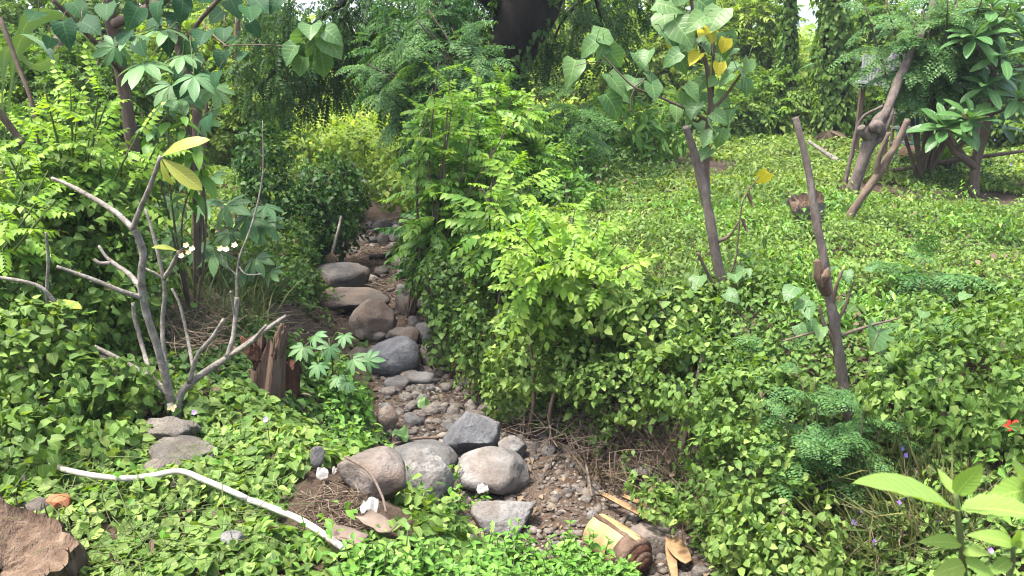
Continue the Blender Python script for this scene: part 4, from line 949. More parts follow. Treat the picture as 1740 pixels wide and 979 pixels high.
leafy_bush('lance_bush', 'broad glossy-leaved bush in front of the heart-leaved sapling', [(P(1050, 215, 15.5), (.75, .6, .55)), (P(1010, 250, 15), (.5, .5, .35)), (P(1110, 240, 15.5), (.5, .5, .35))], 1500, .26, 'pinnate', LANCE, 3)
leafy_bush('field_bush', 'yellow-green bush in the sunlit gap left of the big trunk', [(P(620, 250, 17), (1.0, .8, .45)), (P(500, 262, 17.5), (.9, .7, .4)), (P(690, 300, 14.5), (.7, .6, .5))], 4200, .12, 'tree_bright', QUAD, 3)

for lab, bl, n, mt in (('dark low weed hummock at the back of the clearing near the glossy-leaved bush', [((1030, 300, 12.2), (.8, .6, .32)), ((960, 290, 12.8), (.6, .5, .32))], 2200, 'creeper_deep'),
                       ('low weed hummock behind the heart-leaved sapling trunk', [((1270, 330, 11.2), (.6, .5, .22)), ((1190, 350, 10.8), (.4, .4, .2))], 1300, 'creeper'),
                       ('weed hummock in front of the planter', [((1560, 345, 10.9), (.6, .45, .25)), ((1480, 360, 10.6), (.4, .35, .2))], 1400, 'creeper'),
                       ('weed hummock under the leafy frangipani at the right edge', [((1700, 400, 9.6), (.6, .5, .26)), ((1630, 430, 9.0), (.4, .35, .2))], 1400, 'creeper_far'),
                       ('pale weed hummock between the sapling and the lopped trunk', [((1310, 470, 7.9), (.42, .35, .2)), ((1250, 430, 8.5), (.35, .3, .18))], 1100, 'creeper_far')):
    leafy_bush('weed_hummock', lab, [(P(*p), r) for p, r in bl], n, .075, mt, NARROW, 1, 'weeds')['group'] = 'weed hummocks of the clearing'
creeper_mound('creeper_mound', 'leafy creeper hanging in front of the big dark trunk', [(P(835, 170, 13.4), (.35, .25, .35)), (P(790, 60, 13.2), (.3, .25, .5))], 800, .10, 'tree_deep', 0, NARROW)
# foreground herbs along the bottom
def herb_patch(label, boxes, n, size, mat, seed):
    mb = MB(); stem = MB()
    for (u0, v0, u1, v1, h) in boxes:
        for k in range(n):
            u, v = rng.uniform(u0, u1), rng.uniform(v0, v1); g = ground(u, v+30, h*.6); g[2] = float(Z(g[0], g[1])); H = h*rng.uniform(.7, 1.2)
            lean = np.array([rng.uniform(-.25, .25), rng.uniform(-.3, .15), 1])*H; tip = g+lean
            tube(stem, [g, g+lean*.5+jit(.01), tip], [.005, .003], 4, 2)
            m = 7; s = np.linspace(.3, 1, m); pos, dd, nn, sz = [], [], [], []
            for i in range(m):
                for o in (0, math.pi):
                    a = k+i*1.5708+o; pos.append(g+lean*s[i]); el = .15+.7*(s[i] > .9); dd.append([math.cos(a), math.sin(a), el+rng.uniform(-.3, .2)]); nn.append([-.4*math.cos(a), -.4*math.sin(a), 1]+jit(.2)); sz.append(size*(1.1-.55*max(0, s[i]-.6)/.4)*rng.uniform(.7, 1.15))
            kk = len(pos); scatter(mb, OVATE, np.array(pos), frames(np.array(dd), np.array(nn)), np.array(sz), np.clip(.45+.2*rng.normal(size=kk), 0, 1), rng.random(kk))
    t = thing('leafy_herb', label, 'herb', G((boxes[0][0]+boxes[0][2])/2, 970)); mb.obj('foliage', M[mat], t); stem.obj('stems', M['bark_green'], t)['kind'] = 'stuff'
herb_patch('bright green leafy herb clump at the bottom edge before the low grey boulder', [(790, 900, 1020, 985, .36), (1000, 940, 1075, 1000, .25)], 75, .088, 'herb', 1)
herb_patch('bright green herbs at the bottom edge below the lower end of the white pipe', [(600, 920, 800, 1000, .3)], 75, .08, 'herb', 2)

# centre right: bright pinnate shrub on the bank
b = G(975, 560)
shrub('pinnate_shrub', 'bright yellow-green pinnate shrub on the crest of the right bank', b, tips_px(965, 435, 125, 85, 6.8, .45, 26), FR['pin'], FR['pin_y'], 8, .34, r0=.014, mat='bark_brown', t0=.4, yfrac=.4, droop=.15)
b = Gxy(-1.0, 9.9)
T_TALL = shrub('pinnate_shrub', 'tall pinnate shrub with a bright leading shoot beside the dark trunk', b, tips_px(790, 270, 95, 110, 9.8, .6, 20)+[P(745, 105, 9.6), P(765, 130, 9.6), P(735, 150, 9.7)], FR['pin'], FR['pin_y'], 9, .42, r0=.02, mat='bark_brown', t0=.4, yfrac=.2, droop=.2)
b = Gxy(-1.35, 10.6)
shrub('pinnate_shrub', 'shaded pinnate shrub overhanging the right side of the upper bed', b, tips_px(762, 345, 45, 65, 10.3, .3, 12), FR['pin_d'], FR['pin'], 8, .42, r0=.016, t0=.35, yfrac=.12, droop=.3)
b = Gxy(-.3, 12.6)
T_FEA = shrub('feathery_tree', 'drooping feathery blue-green tree in front of the big dark trunk', b, tips_px(715, 110, 95, 105, 12.2, .6, 28), FR['feather'], FR['feather'], 10, .55, r0=.03, t0=.45, yfrac=.1, droop=.5, cat='tree')
b = Gxy(1.0, 13.3)
shrub('feathery_shrub', 'feathery shrub in the shade right of the big trunk', b, tips_px(940, 190, 60, 45, 13.2, .5, 8), FR['feather'], None, 10, .5, r0=.02, t0=.35, droop=.35)
b = Gxy(-.5, 11.2)
T_MID = shrub('pinnate_shrub', 'tall leafy pinnate shrub reaching up in front of the big trunk', b, tips_px(840, 200, 70, 90, 11.2, .5, 16), FR['pin'], FR['pin_y'], 9, .42, r0=.018, t0=.4, yfrac=.15, droop=.25)
b = Gxy(-.1, 8.5)
shrub('pinnate_shrub', 'mid green pinnate shrub between the broken sapling and the bright shrub', b, tips_px(885, 350, 75, 75, 8.3, .4, 18), FR['pin'], FR['pin_y'], 8, .40, r0=.014, t0=.35, yfrac=.25, droop=.2)
# broken-topped sapling over the stream
b = G(846, 520); t = thing('broken_sapling', 'thin reddish sapling with a twiggy broken top above the creeper curtain', 'sapling', b); Y = b[1]
for pts, r in (([(848, 530), (842, 440), (836, 380), (833, 345)], (.03, .022)), ([(836, 370), (850, 335), (862, 290)], (.02, .006)), ([(834, 350), (822, 325), (812, 322)], (.018, .006)), ([(834, 345), (834, 318), (842, 296)], (.014, .005)), ([(855, 322), (868, 316)], (.009, .004)), ([(824, 328), (818, 312)], (.009, .004))):
    mb = MB(); tube(mb, [P(u, v, Y) for u, v in pts], list(r), 6, 5, .15, 3); mb.obj('trunk' if r[0] == .03 else 'branch', M['bark_brown'], t)

# heart-leaved sapling on the right
def leaf_with_stalk(t, meshes, at, centre, size, nrm=None, stalk=True, mat='bark_green', d=None):
    at, centre = np.asarray(at), np.asarray(centre)
    if d is None: d = unit(centre-at)*np.array([1, 1, .3])+np.array([0, 0, -.35])+jit(.25)
    d = unit(d); st = centre-d*size*.4; nr = np.array([0, -.35, 1.])+jit(.3) if nrm is None else np.asarray(nrm)
    if not stalk: return place('leaf', pick(meshes), t, st, d, nr, size)
    mb = MB(); tube(mb, [at, (at+st)/2+np.array([0, 0, .02]), st], [.004, .003], 4, 3); o = mb.obj('leaf_stalk', M[mat], t)
    return place('leaf', pick(meshes), o, st, d, nr, size, top=t)
def heart_sapling():
    b = G(1240, 512); b[2] -= .05; Y = b[1]; t = thing('heart_leaf_sapling', 'slender sapling with broad heart-shaped leaves and some yellow ones on the right bank', 'sapling', b)
    def br(pts, r, name='branch', mat='bark_brown'):
        q = [P(u, v, Y+dy) for u, v, dy in pts]; mb = MB(); tube(mb, q, list(r), 10, 9, .25, int(rng.integers(99))); mb.obj(name, M[mat], t)
    br([(1242, 520, 0), (1228, 480, 0), (1212, 410, 0), (1202, 350, .02), (1190, 300, .02), (1176, 250, 0), (1165, 215, -.02)], (.055, .045, .042, .04, .038, .032, .028), 'trunk', 'bark_stake')
    br([(1203, 360, .02), (1200, 300, .12), (1201, 230, .15), (1207, 175, .15), (1200, 110, .15), (1182, 50, .14), (1170, -40, .12)], (.03, .028, .026, .022, .018, .015, .012), 'trunk')
    br([(1210, 165, .15), (1212, 120, .2), (1212, 70, .22)], (.016, .014, .01)); br([(1208, 190, .15), (1235, 160, .1), (1262, 120, .05)], (.016, .013, .009))
    br([(1202, 205, .15), (1165, 185, .1), (1120, 165, .05), (1078, 148, .0), (1048, 120, 0), (1025, 95, 0)], (.014, .012, .010, .009, .007, .004)); br([(1080, 148, 0), (1072, 168, 0), (1072, 190, 0)], (.008, .006, .005))
    br([(1078, 148, 0), (1100, 130, .02), (1108, 110, .02)], (.007, .005, .003)); br([(1028, 105, 0), (1000, 107, 0), (975, 113, 0)], (.005, .003, .002))
    br([(1206, 250, .1), (1196, 275, .05), (1188, 282, 0)], (.012, .01, .008))
    br([(1220, 410, 0), (1240, 400, -.05), (1256, 375, -.08)], (.018, .012, .006)); br([(1232, 480, 0), (1250, 440, -.05), (1262, 345, -.1), (1290, 300, -.1)], (.01, .008, .006, .004))
    br([(1216, 490, -.1), (1200, 460, -.15), (1186, 430, -.2)], (.016, .014, .012)); br([(1240, 500, 0), (1256, 480, -.05), (1258, 440, -.05)], (.02, .018, .004), 'splinter', 'dead_wood')
    L = LF['heart_big']; spots = [(1022, 62, 42), (1000, 78, 30), (1042, 95, 36), (975, 112, 36), (1045, 138, 40), (1075, 138, 34), (1040, 172, 40), (1095, 110, 26), (1108, 130, 26), (1110, 150, 30), (1062, 160, 26), (1085, 95, 26), (1025, 80, 26), (1100, 95, 26),
             (1128, 30, 42), (1140, 60, 36), (1155, 45, 46), (1190, 30, 34), (1218, 28, 44), (1165, 75, 34), (1180, 65, 30), (1195, 75, 30), (1235, 70, 34), (1240, 85, 30), (1160, 105, 30), (1145, 95, 28), (1225, 105, 30), (1250, 115, 30), (1235, 130, 26), (1195, 135, 30), (1215, 140, 26), (1262, 125, 24), (1270, 110, 24),
             (1175, 150, 28), (1190, 165, 28), (1225, 170, 30), (1180, 185, 30), (1168, 200, 26), (1210, 215, 28), (1205, 235, 28), (1220, 195, 26), (1240, 190, 28), (1225, 230, 26), (1190, 215, 24), (1160, 165, 24), (1150, 185, 24), (1270, 145, 24), (1130, 5, 40), (1200, 8, 40), (1150, -10, 40), (1175, 120, 24), (1255, 150, 22), (1200, 260, 24)]
    def nearest(p):
        return p+np.array([rng.uniform(-.12, .12), rng.uniform(0, .1), rng.uniform(.0, .14)])
    for u, v, s in spots:
        c = P(u, v, Y+rng.uniform(-.1, .3)); leaf_with_stalk(t, L, nearest(c), c, s*1.12*Y/F_PX*1.02)
    for u, v, s in ((1195, 55, 22), (1208, 52, 26), (1215, 58, 22), (1142, 68, 22), (1182, 98, 26), (1222, 115, 22), (1232, 75, 22), (1298, 300, 24)):
        c = P(u, v, Y+rng.uniform(-.05, .2)); leaf_with_stalk(t, LF['heart_yellow'], nearest(c), c, s*1.1*Y/F_PX)
    for u, v in ((1268, 340), (1258, 382)):
        c = P(u, v, Y-.1); place('dry_leaf', pick(LF['dry']), t, c+np.array([0, 0, .06]), (.1, 0, -1), (1, -.5, 0), .13)
    for u, v, s in ((1185, 478, 30), (1110, 500, 36), (1135, 530, 44), (1165, 560, 46), (1125, 528, 36), (1250, 470, 26), (1168, 600, 40), (1160, 660, 34), (1190, 665, 28), (1262, 465, 26), (1240, 500, 26)):
        c = ground(u, v, .3); leaf_with_stalk(t, L, c+np.array([.05, .12, -.15]), c, s*1.15*c[1]/F_PX)
heart_sapling()

# cut stake with side shoots
def cut_stake():
    b = G(1446, 735); b[2] -= .05; Y = b[1]; t = thing('cut_stake_tree', 'tall thin lopped trunk with torn bark halfway, standing in the right creeper', 'tree', b)
    def br(pts, r, name='branch', mat='bark_brown'):
        q = [P(u, v, Y+dy) for u, v, dy in pts]; mb = MB(); tube(mb, q, list(r), 12, 10, .3, int(rng.integers(99))); mb.obj(name, M[mat], t)
    br([(1448, 750, 0), (1440, 690, 0), (1428, 620, 0), (1416, 540, 0), (1405, 480, .02), (1400, 440, .02), (1388, 380, .05), (1375, 300, .1), (1362, 240, .12), (1351, 199, .15)], (.036, .034, .034, .036, .034, .028, .028, .025, .022, .020), 'trunk', 'bark_stake')
    br([(1404, 500, -.03), (1394, 470, -.05), (1388, 442, -.06)], (.03, .042, .016), 'torn_bark', 'dead_wood'); br([(1398, 486, -.05), (1402, 468, -.07), (1408, 455, -.06)], (.022, .034, .006), 'torn_bark', 'cut_wood')
    br([(1412, 535, 0), (1420, 490, -.03), (1432, 458, -.05)], (.016, .012, .006)); br([(1424, 545, 0), (1436, 520, -.03), (1452, 475, -.06)], (.014, .010, .004))
    br([(1410, 565, 0), (1400, 550, 0), (1392, 520, 0)], (.012, .014, .006)); br([(1425, 600, 0), (1412, 572, -.02), (1408, 560, -.02)], (.016, .012, .006))
    br([(1430, 570, 0), (1470, 556, .1), (1500, 548, .15), (1530, 540, .2)], (.012, .010, .008, .005)); br([(1330, 580, .1), (1370, 568, .05), (1400, 560, .0)], (.006, .008, .009))
    br([(1470, 650, 0), (1480, 600, 0), (1498, 555, 0), (1508, 520, .05)], (.005, .004, .003, .002))
    for u, v, s in ((1408, 455, 24), (1345, 492, 30), (1368, 512, 26), (1375, 530, 26), (1440, 465, 20), (1490, 572, 56), (1515, 590, 40), (1380, 550, 26), (1360, 560, 26), (1395, 560, 24), (1480, 455, 22), (1570, 530, 24), (1540, 720, 54), (1520, 660, 36), (1640, 500, 22), (1620, 640, 30), (1655, 600, 28), (1395, 735, 40), (1500, 690, 34)):
        c = P(u, v, Y-.02+rng.uniform(-.1, .15)); leaf_with_stalk(t, LF['heart_big'], c+np.array([.03, .08, -.1]), c, s*1.1*Y/F_PX)
cut_stake()
# feathery seedlings around it
for (u, v), tips, lab in (((1400, 830), [(1385, 640), (1350, 620), (1420, 690), (1395, 700)], 'feathery blue-green seedling just left of the lopped trunk foot'),
                          ((1400, 880), [(1330, 700), (1370, 720), (1395, 780)], 'feathery seedling with drooping leaves low on the right bank'),
                          ((1470, 860), [(1470, 690), (1500, 720), (1480, 750)], 'feathery seedling just right of the lopped trunk foot'),
                          ((1560, 640), [(1540, 560), (1570, 590), (1600, 570)], 'light feathery seedling between the lopped trunk and the creeper hump'),
                          ((1310, 640), [(1310, 580), (1335, 600)], 'small feathery seedling left of the lopped trunk'),
                          ((1560, 520), [(1545, 470), (1600, 450), (1570, 440)], 'feathery sprig in the sunlit creeper behind the lopped trunk')):
    b = G(u, v); t = thing('feathery_seedling', lab, 'seedling', b, 'feathery seedlings of the right bank')
    for k, (a, c) in enumerate(tips):
        tip = P(a, c, b[1]-.05+.1*k); q = shoot(t, b, tip, .007, 'bark_brown', .05); fronds_on(t, q, 6, FR['feather'], None, .23*b[1]/4.5, .3, (55, 85), .2, .15)

# cassava and other broad-leaved plants, left
def cassava(label, base, stems, leaves, Yl, size_mul=1.0):
    t = thing('cassava_plant', label, 'plant', base, 'cassava plants of the left bank')
    ends = []
    for pts, r in stems:
        q = path(pts); mb = MB(); tube(mb, q, [r, r*.6], 8, 6, .12, int(rng.integers(99))); mb.obj('stem', M['bark_brown'], t); ends.append(q[-1]); ends.append(q[len(q)//2])
    for u, v, s, *rest in leaves:
        c = P(u, v, Yl+rng.uniform(-.35, .25)); e = min(ends, key=lambda p: np.linalg.norm(p-c)); d = unit((c-e)*np.array([1, 1, .4])+np.array([0, -.25, -.2])+jit(.12))
        n = np.array([.1, -.95, .8])+jit(.2)
        mb = MB(); tube(mb, [e, (c+e)/2+np.array([0, 0, .08]), c], [.006, .004], 4, 4); so = mb.obj('leaf_stalk', M['bark_green'], t); place('leaf', pick(FR['palm7']), so, c, d, n, s*Yl/F_PX*.62*size_mul, top=t)
cassava('tall cassava plant with large hand-shaped leaves behind the light shrub', Gxy(-3.1, 8.3), [([(335, 480, 8.3), (330, 330, 8.3), (318, 200, 8.2), (322, 60, 8.1)], .035), ([(335, 480, 8.3), (345, 300, 8.4), (352, 160, 8.4)], .025)],
        [(245, 108, 100), (195, 80, 66), (290, 145, 90), (310, 165, 80), (275, 175, 60), (330, 130, 80), (285, 50, 80), (310, 95, 70), (225, 60, 70), (345, 200, 70), (265, 215, 60), (365, 150, 70)], 7.6)
cassava('low cassava plant with drooping blue-green leaves in front of the shady bush', Gxy(-3.0, 8.8), [([(360, 540, 8.8), (350, 460, 8.7), (345, 370, 8.6)], .022), ([(410, 520, 9.0), (405, 430, 8.9), (400, 360, 8.8)], .02)],
        [(300, 345, 66), (345, 345, 80), (385, 350, 84), (420, 370, 80), (450, 380, 70), (365, 425, 80), (335, 420, 66), (435, 440, 66), (460, 462, 54), (410, 465, 56), (300, 400, 60), (450, 350, 60), (390, 395, 60), (325, 300, 56), (360, 300, 60)], 8.4)
cassava('young cassava with bright leaves right of the dead stump', G(560, 660), [([(560, 660, 7.3), (565, 620, 7.3), (560, 590, 7.2)], .010)],
        [(515, 590, 54), (560, 590, 50), (535, 570, 44), (600, 610, 54), (585, 570, 40), (625, 612, 50), (575, 640, 48), (540, 620, 44), (590, 650, 40)], 7.1)

# dark broad-leaved tree overhead on the left
def broad_tree():
    b = Gxy(-3.9, 9.2); t = thing('broad_leaf_tree', 'dark tree with big round leaves shading the upper left', 'tree', b); Y = 8.8
    def br(pts, r, name='branch'):
        q = path(pts); mb = MB(); tube(mb, q, list(r), 9, 6, .15, int(rng.integers(99))); mb.obj(name, M['bark_brown'], t)
    br([(240, 480, 9.2), (225, 250, 9.2), (200, 90, 9.1), (185, 0, 9.0), (190, -260, 8.8)], (.075, .07, .06, .06, .05), 'trunk')
    br([(195, 40, 9.0), (260, 10, 8.6), (320, -30, 8.2), (400, -80, 8)], (.05, .045, .04, .03)); br([(325, 330, 9.0), (335, 190, 8.9), (300, 60, 8.8), (320, -20, 8.7)], (.06, .05, .045, .04)); br([(300, 130, 8.7), (330, 50, 8.3), (380, -10, 7.8)], (.025, .02, .02))
    br([(205, 120, 9.0), (150, 60, 8.6), (90, 0, 8.2)], (.03, .025, .02)); br([(280, 60, 8.6), (255, 20, 8.4), (240, -40, 8.2)], (.02, .018, .015)); br([(380, 78, 7.6), (440, 76, 7.4), (505, 80, 7.2)], (.006, .005, .004)); br([(345, 40, 8.0), (365, 62, 7.8), (385, 78, 7.6)], (.009, .007, .006))
    br([(175, 60, 8.8), (165, 110, 8.6), (145, 140, 8.4)], (.012, .009, .006))
    sp = [(110, 48, 46), (150, 42, 50), (60, 20, 44), (370, 25, 42), (395, 5, 46), (330, 108, 44), (345, 62, 44), (262, 42, 40), (300, 30, 46), (230, 22, 44), (320, 80, 38), (285, 70, 38), (400, 60, 40), (425, 18, 44), (270, 100, 38), (240, 80, 40), (350, 130, 38), (375, 95, 36), (210, 60, 38), (180, 15, 44), (130, 10, 44), (300, 120, 36), (310, 10, 44), (350, -5, 46), (85, 70, 34), (415, 95, 34), (430, 45, 34), (440, 5, 44), (470, -5, 40), (265, 12, 40), (380, 55, 36), (200, 95, 34), (310, 150, 40), (340, 165, 36), (295, 180, 34), (365, 130, 34), (380, 170, 34), (350, 205, 34)]
    for u, v, s in sp:
        c = P(u, v, 7.4+rng.uniform(-.4, 1.2)); leaf_with_stalk(t, LF['broad_deep'], c+np.array([rng.uniform(-.1, .1), .15, .14]), c, s*.8*7.7/F_PX, nrm=np.array([rng.uniform(-.6, .6), rng.uniform(-.9, -.1), .8]), mat='bark_brown')
    for u, v, s in ((515, 75, 44), (535, 62, 40), (545, 90, 46), (520, 95, 40), (560, 70, 40), (528, 50, 36), (505, 95, 36), (550, 110, 34), (512, 110, 30), (495, 90, 34), (560, 55, 30)):
        c = P(u, v, 7.15+rng.uniform(-.12, .12)); a = P(530, 62, 7.15); leaf_with_stalk(t, LF['heart_big'], a, c, s*1.1*7.2/F_PX, d=(c-a)+np.array([0, -.05, -.12]), nrm=np.array([0, -.9, .5])+jit(.2))
    # the crown above, out of the frame, that shades this corner
    mb = MB()
    for c, r, n in (((-3.8, 9.2, 6.4), (2.0, 1.6, 1.0), 200), ((-2.4, 8.6, 6.0), (1.5, 1.2, .8), 130), ((-5.2, 8.4, 6.0), (1.4, 1.2, .9), 90)):
        d = rnd_unit(n); pos = np.asarray(c)+d*np.asarray(r)*(rng.random(n)**.5)[:, None]; scatter(mb, _HB, pos, frames(rng.normal(size=(n, 3))+[0, 0, -.5], rng.normal(size=(n, 3))*.5+[0, 0, 1]), .28*(.7+.5*rng.random(n)), .5*rng.random(n), rng.random(n))
    mb.obj('crown', M['broad_deep'], t)
broad_tree()
# hanging plain-leaved shrub under it
b = Gxy(-3.0, 7.6); t = thing('oval_leaf_shrub', 'shrub with large oval light green leaves hanging behind the frangipani tip', 'shrub', b)
for tip, n in ((P(310, 185, 7.2), 10), (P(330, 230, 7.2), 9), (P(285, 160, 7.3), 8), (P(335, 290, 7.4), 8), (P(240, 190, 7.4), 7)):
    q = shoot(t, b, tip, .012, 'bark_brown', .1); fronds_on(t, q, n, LF['ovate'], None, .23, .72, (60, 95), 0, .7)
# banana plant in the upper left corner
def banana(name, label, base, leaves, W=.28, mat='banana'):
    t = thing(name, label, 'banana plant', base); big = name == 'banana_plant'; tops = np.asarray(base)+np.array([0, 0, .9 if big else .15])
    mb = MB(); tube(mb, [np.asarray(base), (np.asarray(base)+tops)/2, tops], [.12, .1, .06] if big else [.04, .03, .02], 12, 4, .05); mb.obj('stem', M['banana_stem'] if big else M['bark_green'], t)
    for pts, w in leaves:
        q, _ = smooth_line([tops]+path(pts), [1]*(len(pts)+1), 6); n = len(q); tg = unit(np.gradient(q, axis=0)); s = unit(np.cross(tg, [0, .5, 1.])); V, A, T = [], [], []
        for i in range(n):
            f = i/(n-1); ww = w*min(1, (max(f-.2, 0)/.25))*math.sqrt(max(1-((f-.2)/.8)**4, 0)) if f > .2 else .012
            ww = max(ww, .008); dn = np.array([0, 0, -.3*ww]); rg = rng.uniform(.86, 1.05)
            V += [q[i]-s[i]*ww*rg+dn, q[i], q[i]+s[i]*ww*rng.uniform(.86, 1.05)+dn]; A += [(.5, .6, 1, f), (.6, .8, 0, f), (.4, .5, 1, f)]
        for i in range(n-1):
            a = i*3; T += [(a, a+1, a+4), (a, a+4, a+3), (a+1, a+2, a+5), (a+1, a+5, a+4)]
        MB().add(np.array(V), np.array(T), np.array(A)).obj('leaf', M[mat], t)
banana('banana_plant', 'banana plant with pale broad leaves behind the upper left corner', Gxy(-7.3, 12.2), [([(40, 50, 11.8), (110, 20, 11.4), (140, 60, 11.2)], .17), ([(30, 80, 11.6), (70, 70, 11.2), (100, 120, 11)], .15), ([(10, 90, 12), (60, 110, 12), (100, 90, 12)], .14)])
banana('banana_seedling', 'small light green banana seedling at the head of the stream bed', Gxy(-2.75, 17.9), [([(648, 330, 17.6), (662, 338, 17.3)], .14), ([(640, 345, 17.6), (640, 372, 17.4)], .12), ([(655, 350, 17.6), (668, 368, 17.4)], .12)])

# ------------------------------------------------------------------ right side: frangipani in leaf, pollarded trees, hut, planter
def rosette(t, c, axis, n, size, Lm='plumeria', el=(22, 100)):
    ax = unit(np.asarray(axis, float)); x = unit(np.cross(ax, [.2, 1, .1])); y = np.cross(ax, x)
    for k in range(n):
        f = (k+.5)/n; az = k*2.399+rng.uniform(-.2, .2); e = math.radians(el[0]+(el[1]-el[0])*f+rng.uniform(-8, 8))
        d = ax*math.cos(e)+(x*math.cos(az)+y*math.sin(az))*math.sin(e); nn = ax*math.sin(e)-(x*math.cos(az)+y*math.sin(az))*math.cos(e)+jit(.12)
        place('leaf', pick(LF[Lm]), t, np.asarray(c)+ax*(.05*(1-f)), d, nn+np.array([0, 0, .2]), size*(.75+.45*min(1, f*1.5))*rng.uniform(.85, 1.1))
def leafy_frangipani():
    b = G(1656, 330); b[2] -= .05; Y = b[1]; t = thing('leafy_frangipani', 'frangipani tree with big glossy leaf rosettes on the far right', 'tree', b)
    def br(pts, r, name='branch'):
        q = [P(u, v, Y+dy) for u, v, dy in pts]; mb = MB(); tube(mb, q, list(r), 9, 6, .12, int(rng.integers(99))); mb.obj(name, M['bark_brown'], t); return q
    br([(1656, 336, 0), (1656, 300, 0), (1662, 262, 0), (1676, 215, 0), (1684, 170, .05), (1690, 110, .1), (1694, 60, .1)], (.075, .068, .064, .056, .05, .042, .035), 'trunk')
    br([(1658, 285, 0), (1640, 270, -.1), (1622, 258, -.2), (1608, 232, -.3)], (.06, .05, .045, .035)); br([(1622, 258, -.2), (1638, 240, -.3), (1644, 215, -.4)], (.035, .03, .025))
    br([(1680, 195, 0), (1712, 182, -.2), (1745, 165, -.3)], (.04, .035, .03)); br([(1690, 110, .1), (1720, 85, .2), (1750, 75, .2)], (.035, .03, .025)); br([(1688, 120, .1), (1670, 90, -.1), (1655, 75, -.2)], (.035, .03, .025))
    br([(1692, 75, .1), (1686, 35, 0), (1680, 20, 0)], (.03, .026, .02)); br([(1690, 115, .1), (1730, 112, 0), (1760, 110, 0)], (.03, .026, .02)); br([(1640, 268, -.1), (1615, 230, .3), (1600, 165, .5)], (.04, .03, .025))
    for u, v, dy, ax, n, s in ((1605, 222, -.3, (-.2, -.45, 1), 24, .56), (1645, 208, -.4, (.15, -.4, 1), 20, .52), (1598, 152, .5, (-.1, -.5, 1), 22, .62), (1655, 68, -.2, (-.2, -.4, 1), 22, .55), (1685, 18, 0, (0, -.2, 1), 16, .5), (1735, 70, .2, (.1, -.3, 1), 20, .5),
                                (1728, 170, -.3, (.1, -.5, .8), 20, .52), (1740, 205, 0, (.2, -.4, .8), 14, .5), (1700, 130, .6, (0, -.4, 1), 14, .5), (1560, 185, .8, (-.2, -.4, 1), 14, .5), (1625, 120, .8, (-.1, -.4, 1), 16, .55), (1700, 220, .5, (.2, -.4, .8), 12, .45), (1575, 110, .9, (-.3, -.3, 1), 12, .5), (1715, 25, .3, (.2, -.3, 1), 12, .5), (1675, 150, -.2, (-.2, -.5, 1), 12, .48), (1640, 165, .4, (0, -.5, 1), 12, .5), (1700, 100, -.3, (.1, -.5, 1), 12, .48), (1620, 60, .6, (-.2, -.3, 1), 12, .5)):
        rosette(t, P(u, v, Y+dy), ax, int(n*.75), s*.74)
    p = P(1646, 202, Y-.6); place('dry_leaf', LF['dry'][1], t, p, (-1, -.2, .1), (0, -.4, 1), .16)
leafy_frangipani()
b = G(1432, 240); t = thing('small_frangipani', 'small frangipani sapling with two leaf tufts before the creeper-clad trunk', 'sapling', b); Y = b[1]
for pts, r in (([(1433, 245), (1434, 190), (1432, 165)], (.05, .04, .035)), ([(1433, 170), (1420, 145), (1410, 112)], (.035, .03, .025)), ([(1433, 170), (1440, 140), (1440, 118)], (.03, .026, .02))):
    mb = MB(); tube(mb, [P(u, v, Y) for u, v in pts], list(r), 8, 4, .1); mb.obj('trunk' if r[0] == .05 else 'branch', M['bark_brown'], t)
rosette(t, P(1408, 105, Y), (-.1, -.4, 1), 16, .5); rosette(t, P(1440, 112, Y), (.2, -.4, 1), 13, .45)

def trunk_thing(name, label, cat, base, limbs, mat, crown=None):
    t = thing(name, label, cat, base)
    for k, (pts, r) in enumerate(limbs):
        mb = MB(); tube(mb, path(pts), list(r), 14 if max(r) > .06 else 9, 8, .38, int(rng.integers(99))); mb.obj('trunk' if k == 0 else 'limb', M[mat], t)
    return t
# leaning pollarded tree in front of the hut
b = G(1450, 330); Y = b[1]
t = trunk_thing('pollarded_tree', 'leaning grey-brown tree with a lumpy pollard knob in front of the hut', 'tree', b-np.array([0, 0, .05]),
    [([(1446, 336, Y), (1462, 285, Y), (1478, 240, Y), (1492, 205, Y), (1508, 185, Y), (1535, 120, Y+.2), (1562, 65, Y+.3), (1585, 10, Y+.4), (1610, -80, Y+.5)], (.10, .09, .085, .09, .07, .06, .055, .05, .045)),
     ([(1480, 238, Y), (1466, 222, Y-.05), (1464, 216, Y-.1)], (.07, .08, .045)), ([(1484, 245, Y), (1500, 230, Y-.05), (1512, 200, Y-.05), (1515, 180, Y)], (.05, .042, .036, .03)), ([(1496, 225, Y), (1490, 215, Y-.1), (1478, 218, Y-.12)], (.09, .1, .05)),
     ([(1432, 330, Y+.2), (1445, 270, Y+.2), (1462, 205, Y+.2), (1500, 180, Y)], (.035, .03, .025, .02))], 'bark_stake')
b = G(1432, 395); Y = b[1]
trunk_thing('cut_branch', 'bare forked cut branch propped upright left of the planter', 'branch', b, [([(1428, 398, Y), (1452, 355, Y), (1492, 295, Y), (1520, 250, Y), (1543, 203, Y)], (.05, .048, .046, .04, .032)), ([(1490, 300, Y), (1494, 265, Y-.05), (1510, 225, Y-.08)], (.035, .03, .022)), ([(1530, 232, Y), (1542, 228, Y)], (.02, .014))], 'bark_brown')
b = G(1450, 292); Y = b[1]
trunk_thing('fallen_pole', 'pale fallen pole slanting across the creeper behind the lopped trunk', 'pole', b, [([(1374, 240, Y+2.2), (1415, 268, Y+1.2), (1455, 292, Y+.2)], (.03, .04, .04))], 'bark_grey')
b = ground(1620, 275, .35)
trunk_thing('long_pole', 'long thin horizontal pole propped across the frangipani fork', 'pole', b, [([(1480, 295, b[1]+.4), (1560, 283, b[1]+.1), (1640, 270, b[1]-.1), (1745, 256, b[1]-.2)], (.03, .035, .035, .028))], 'bark_brown')
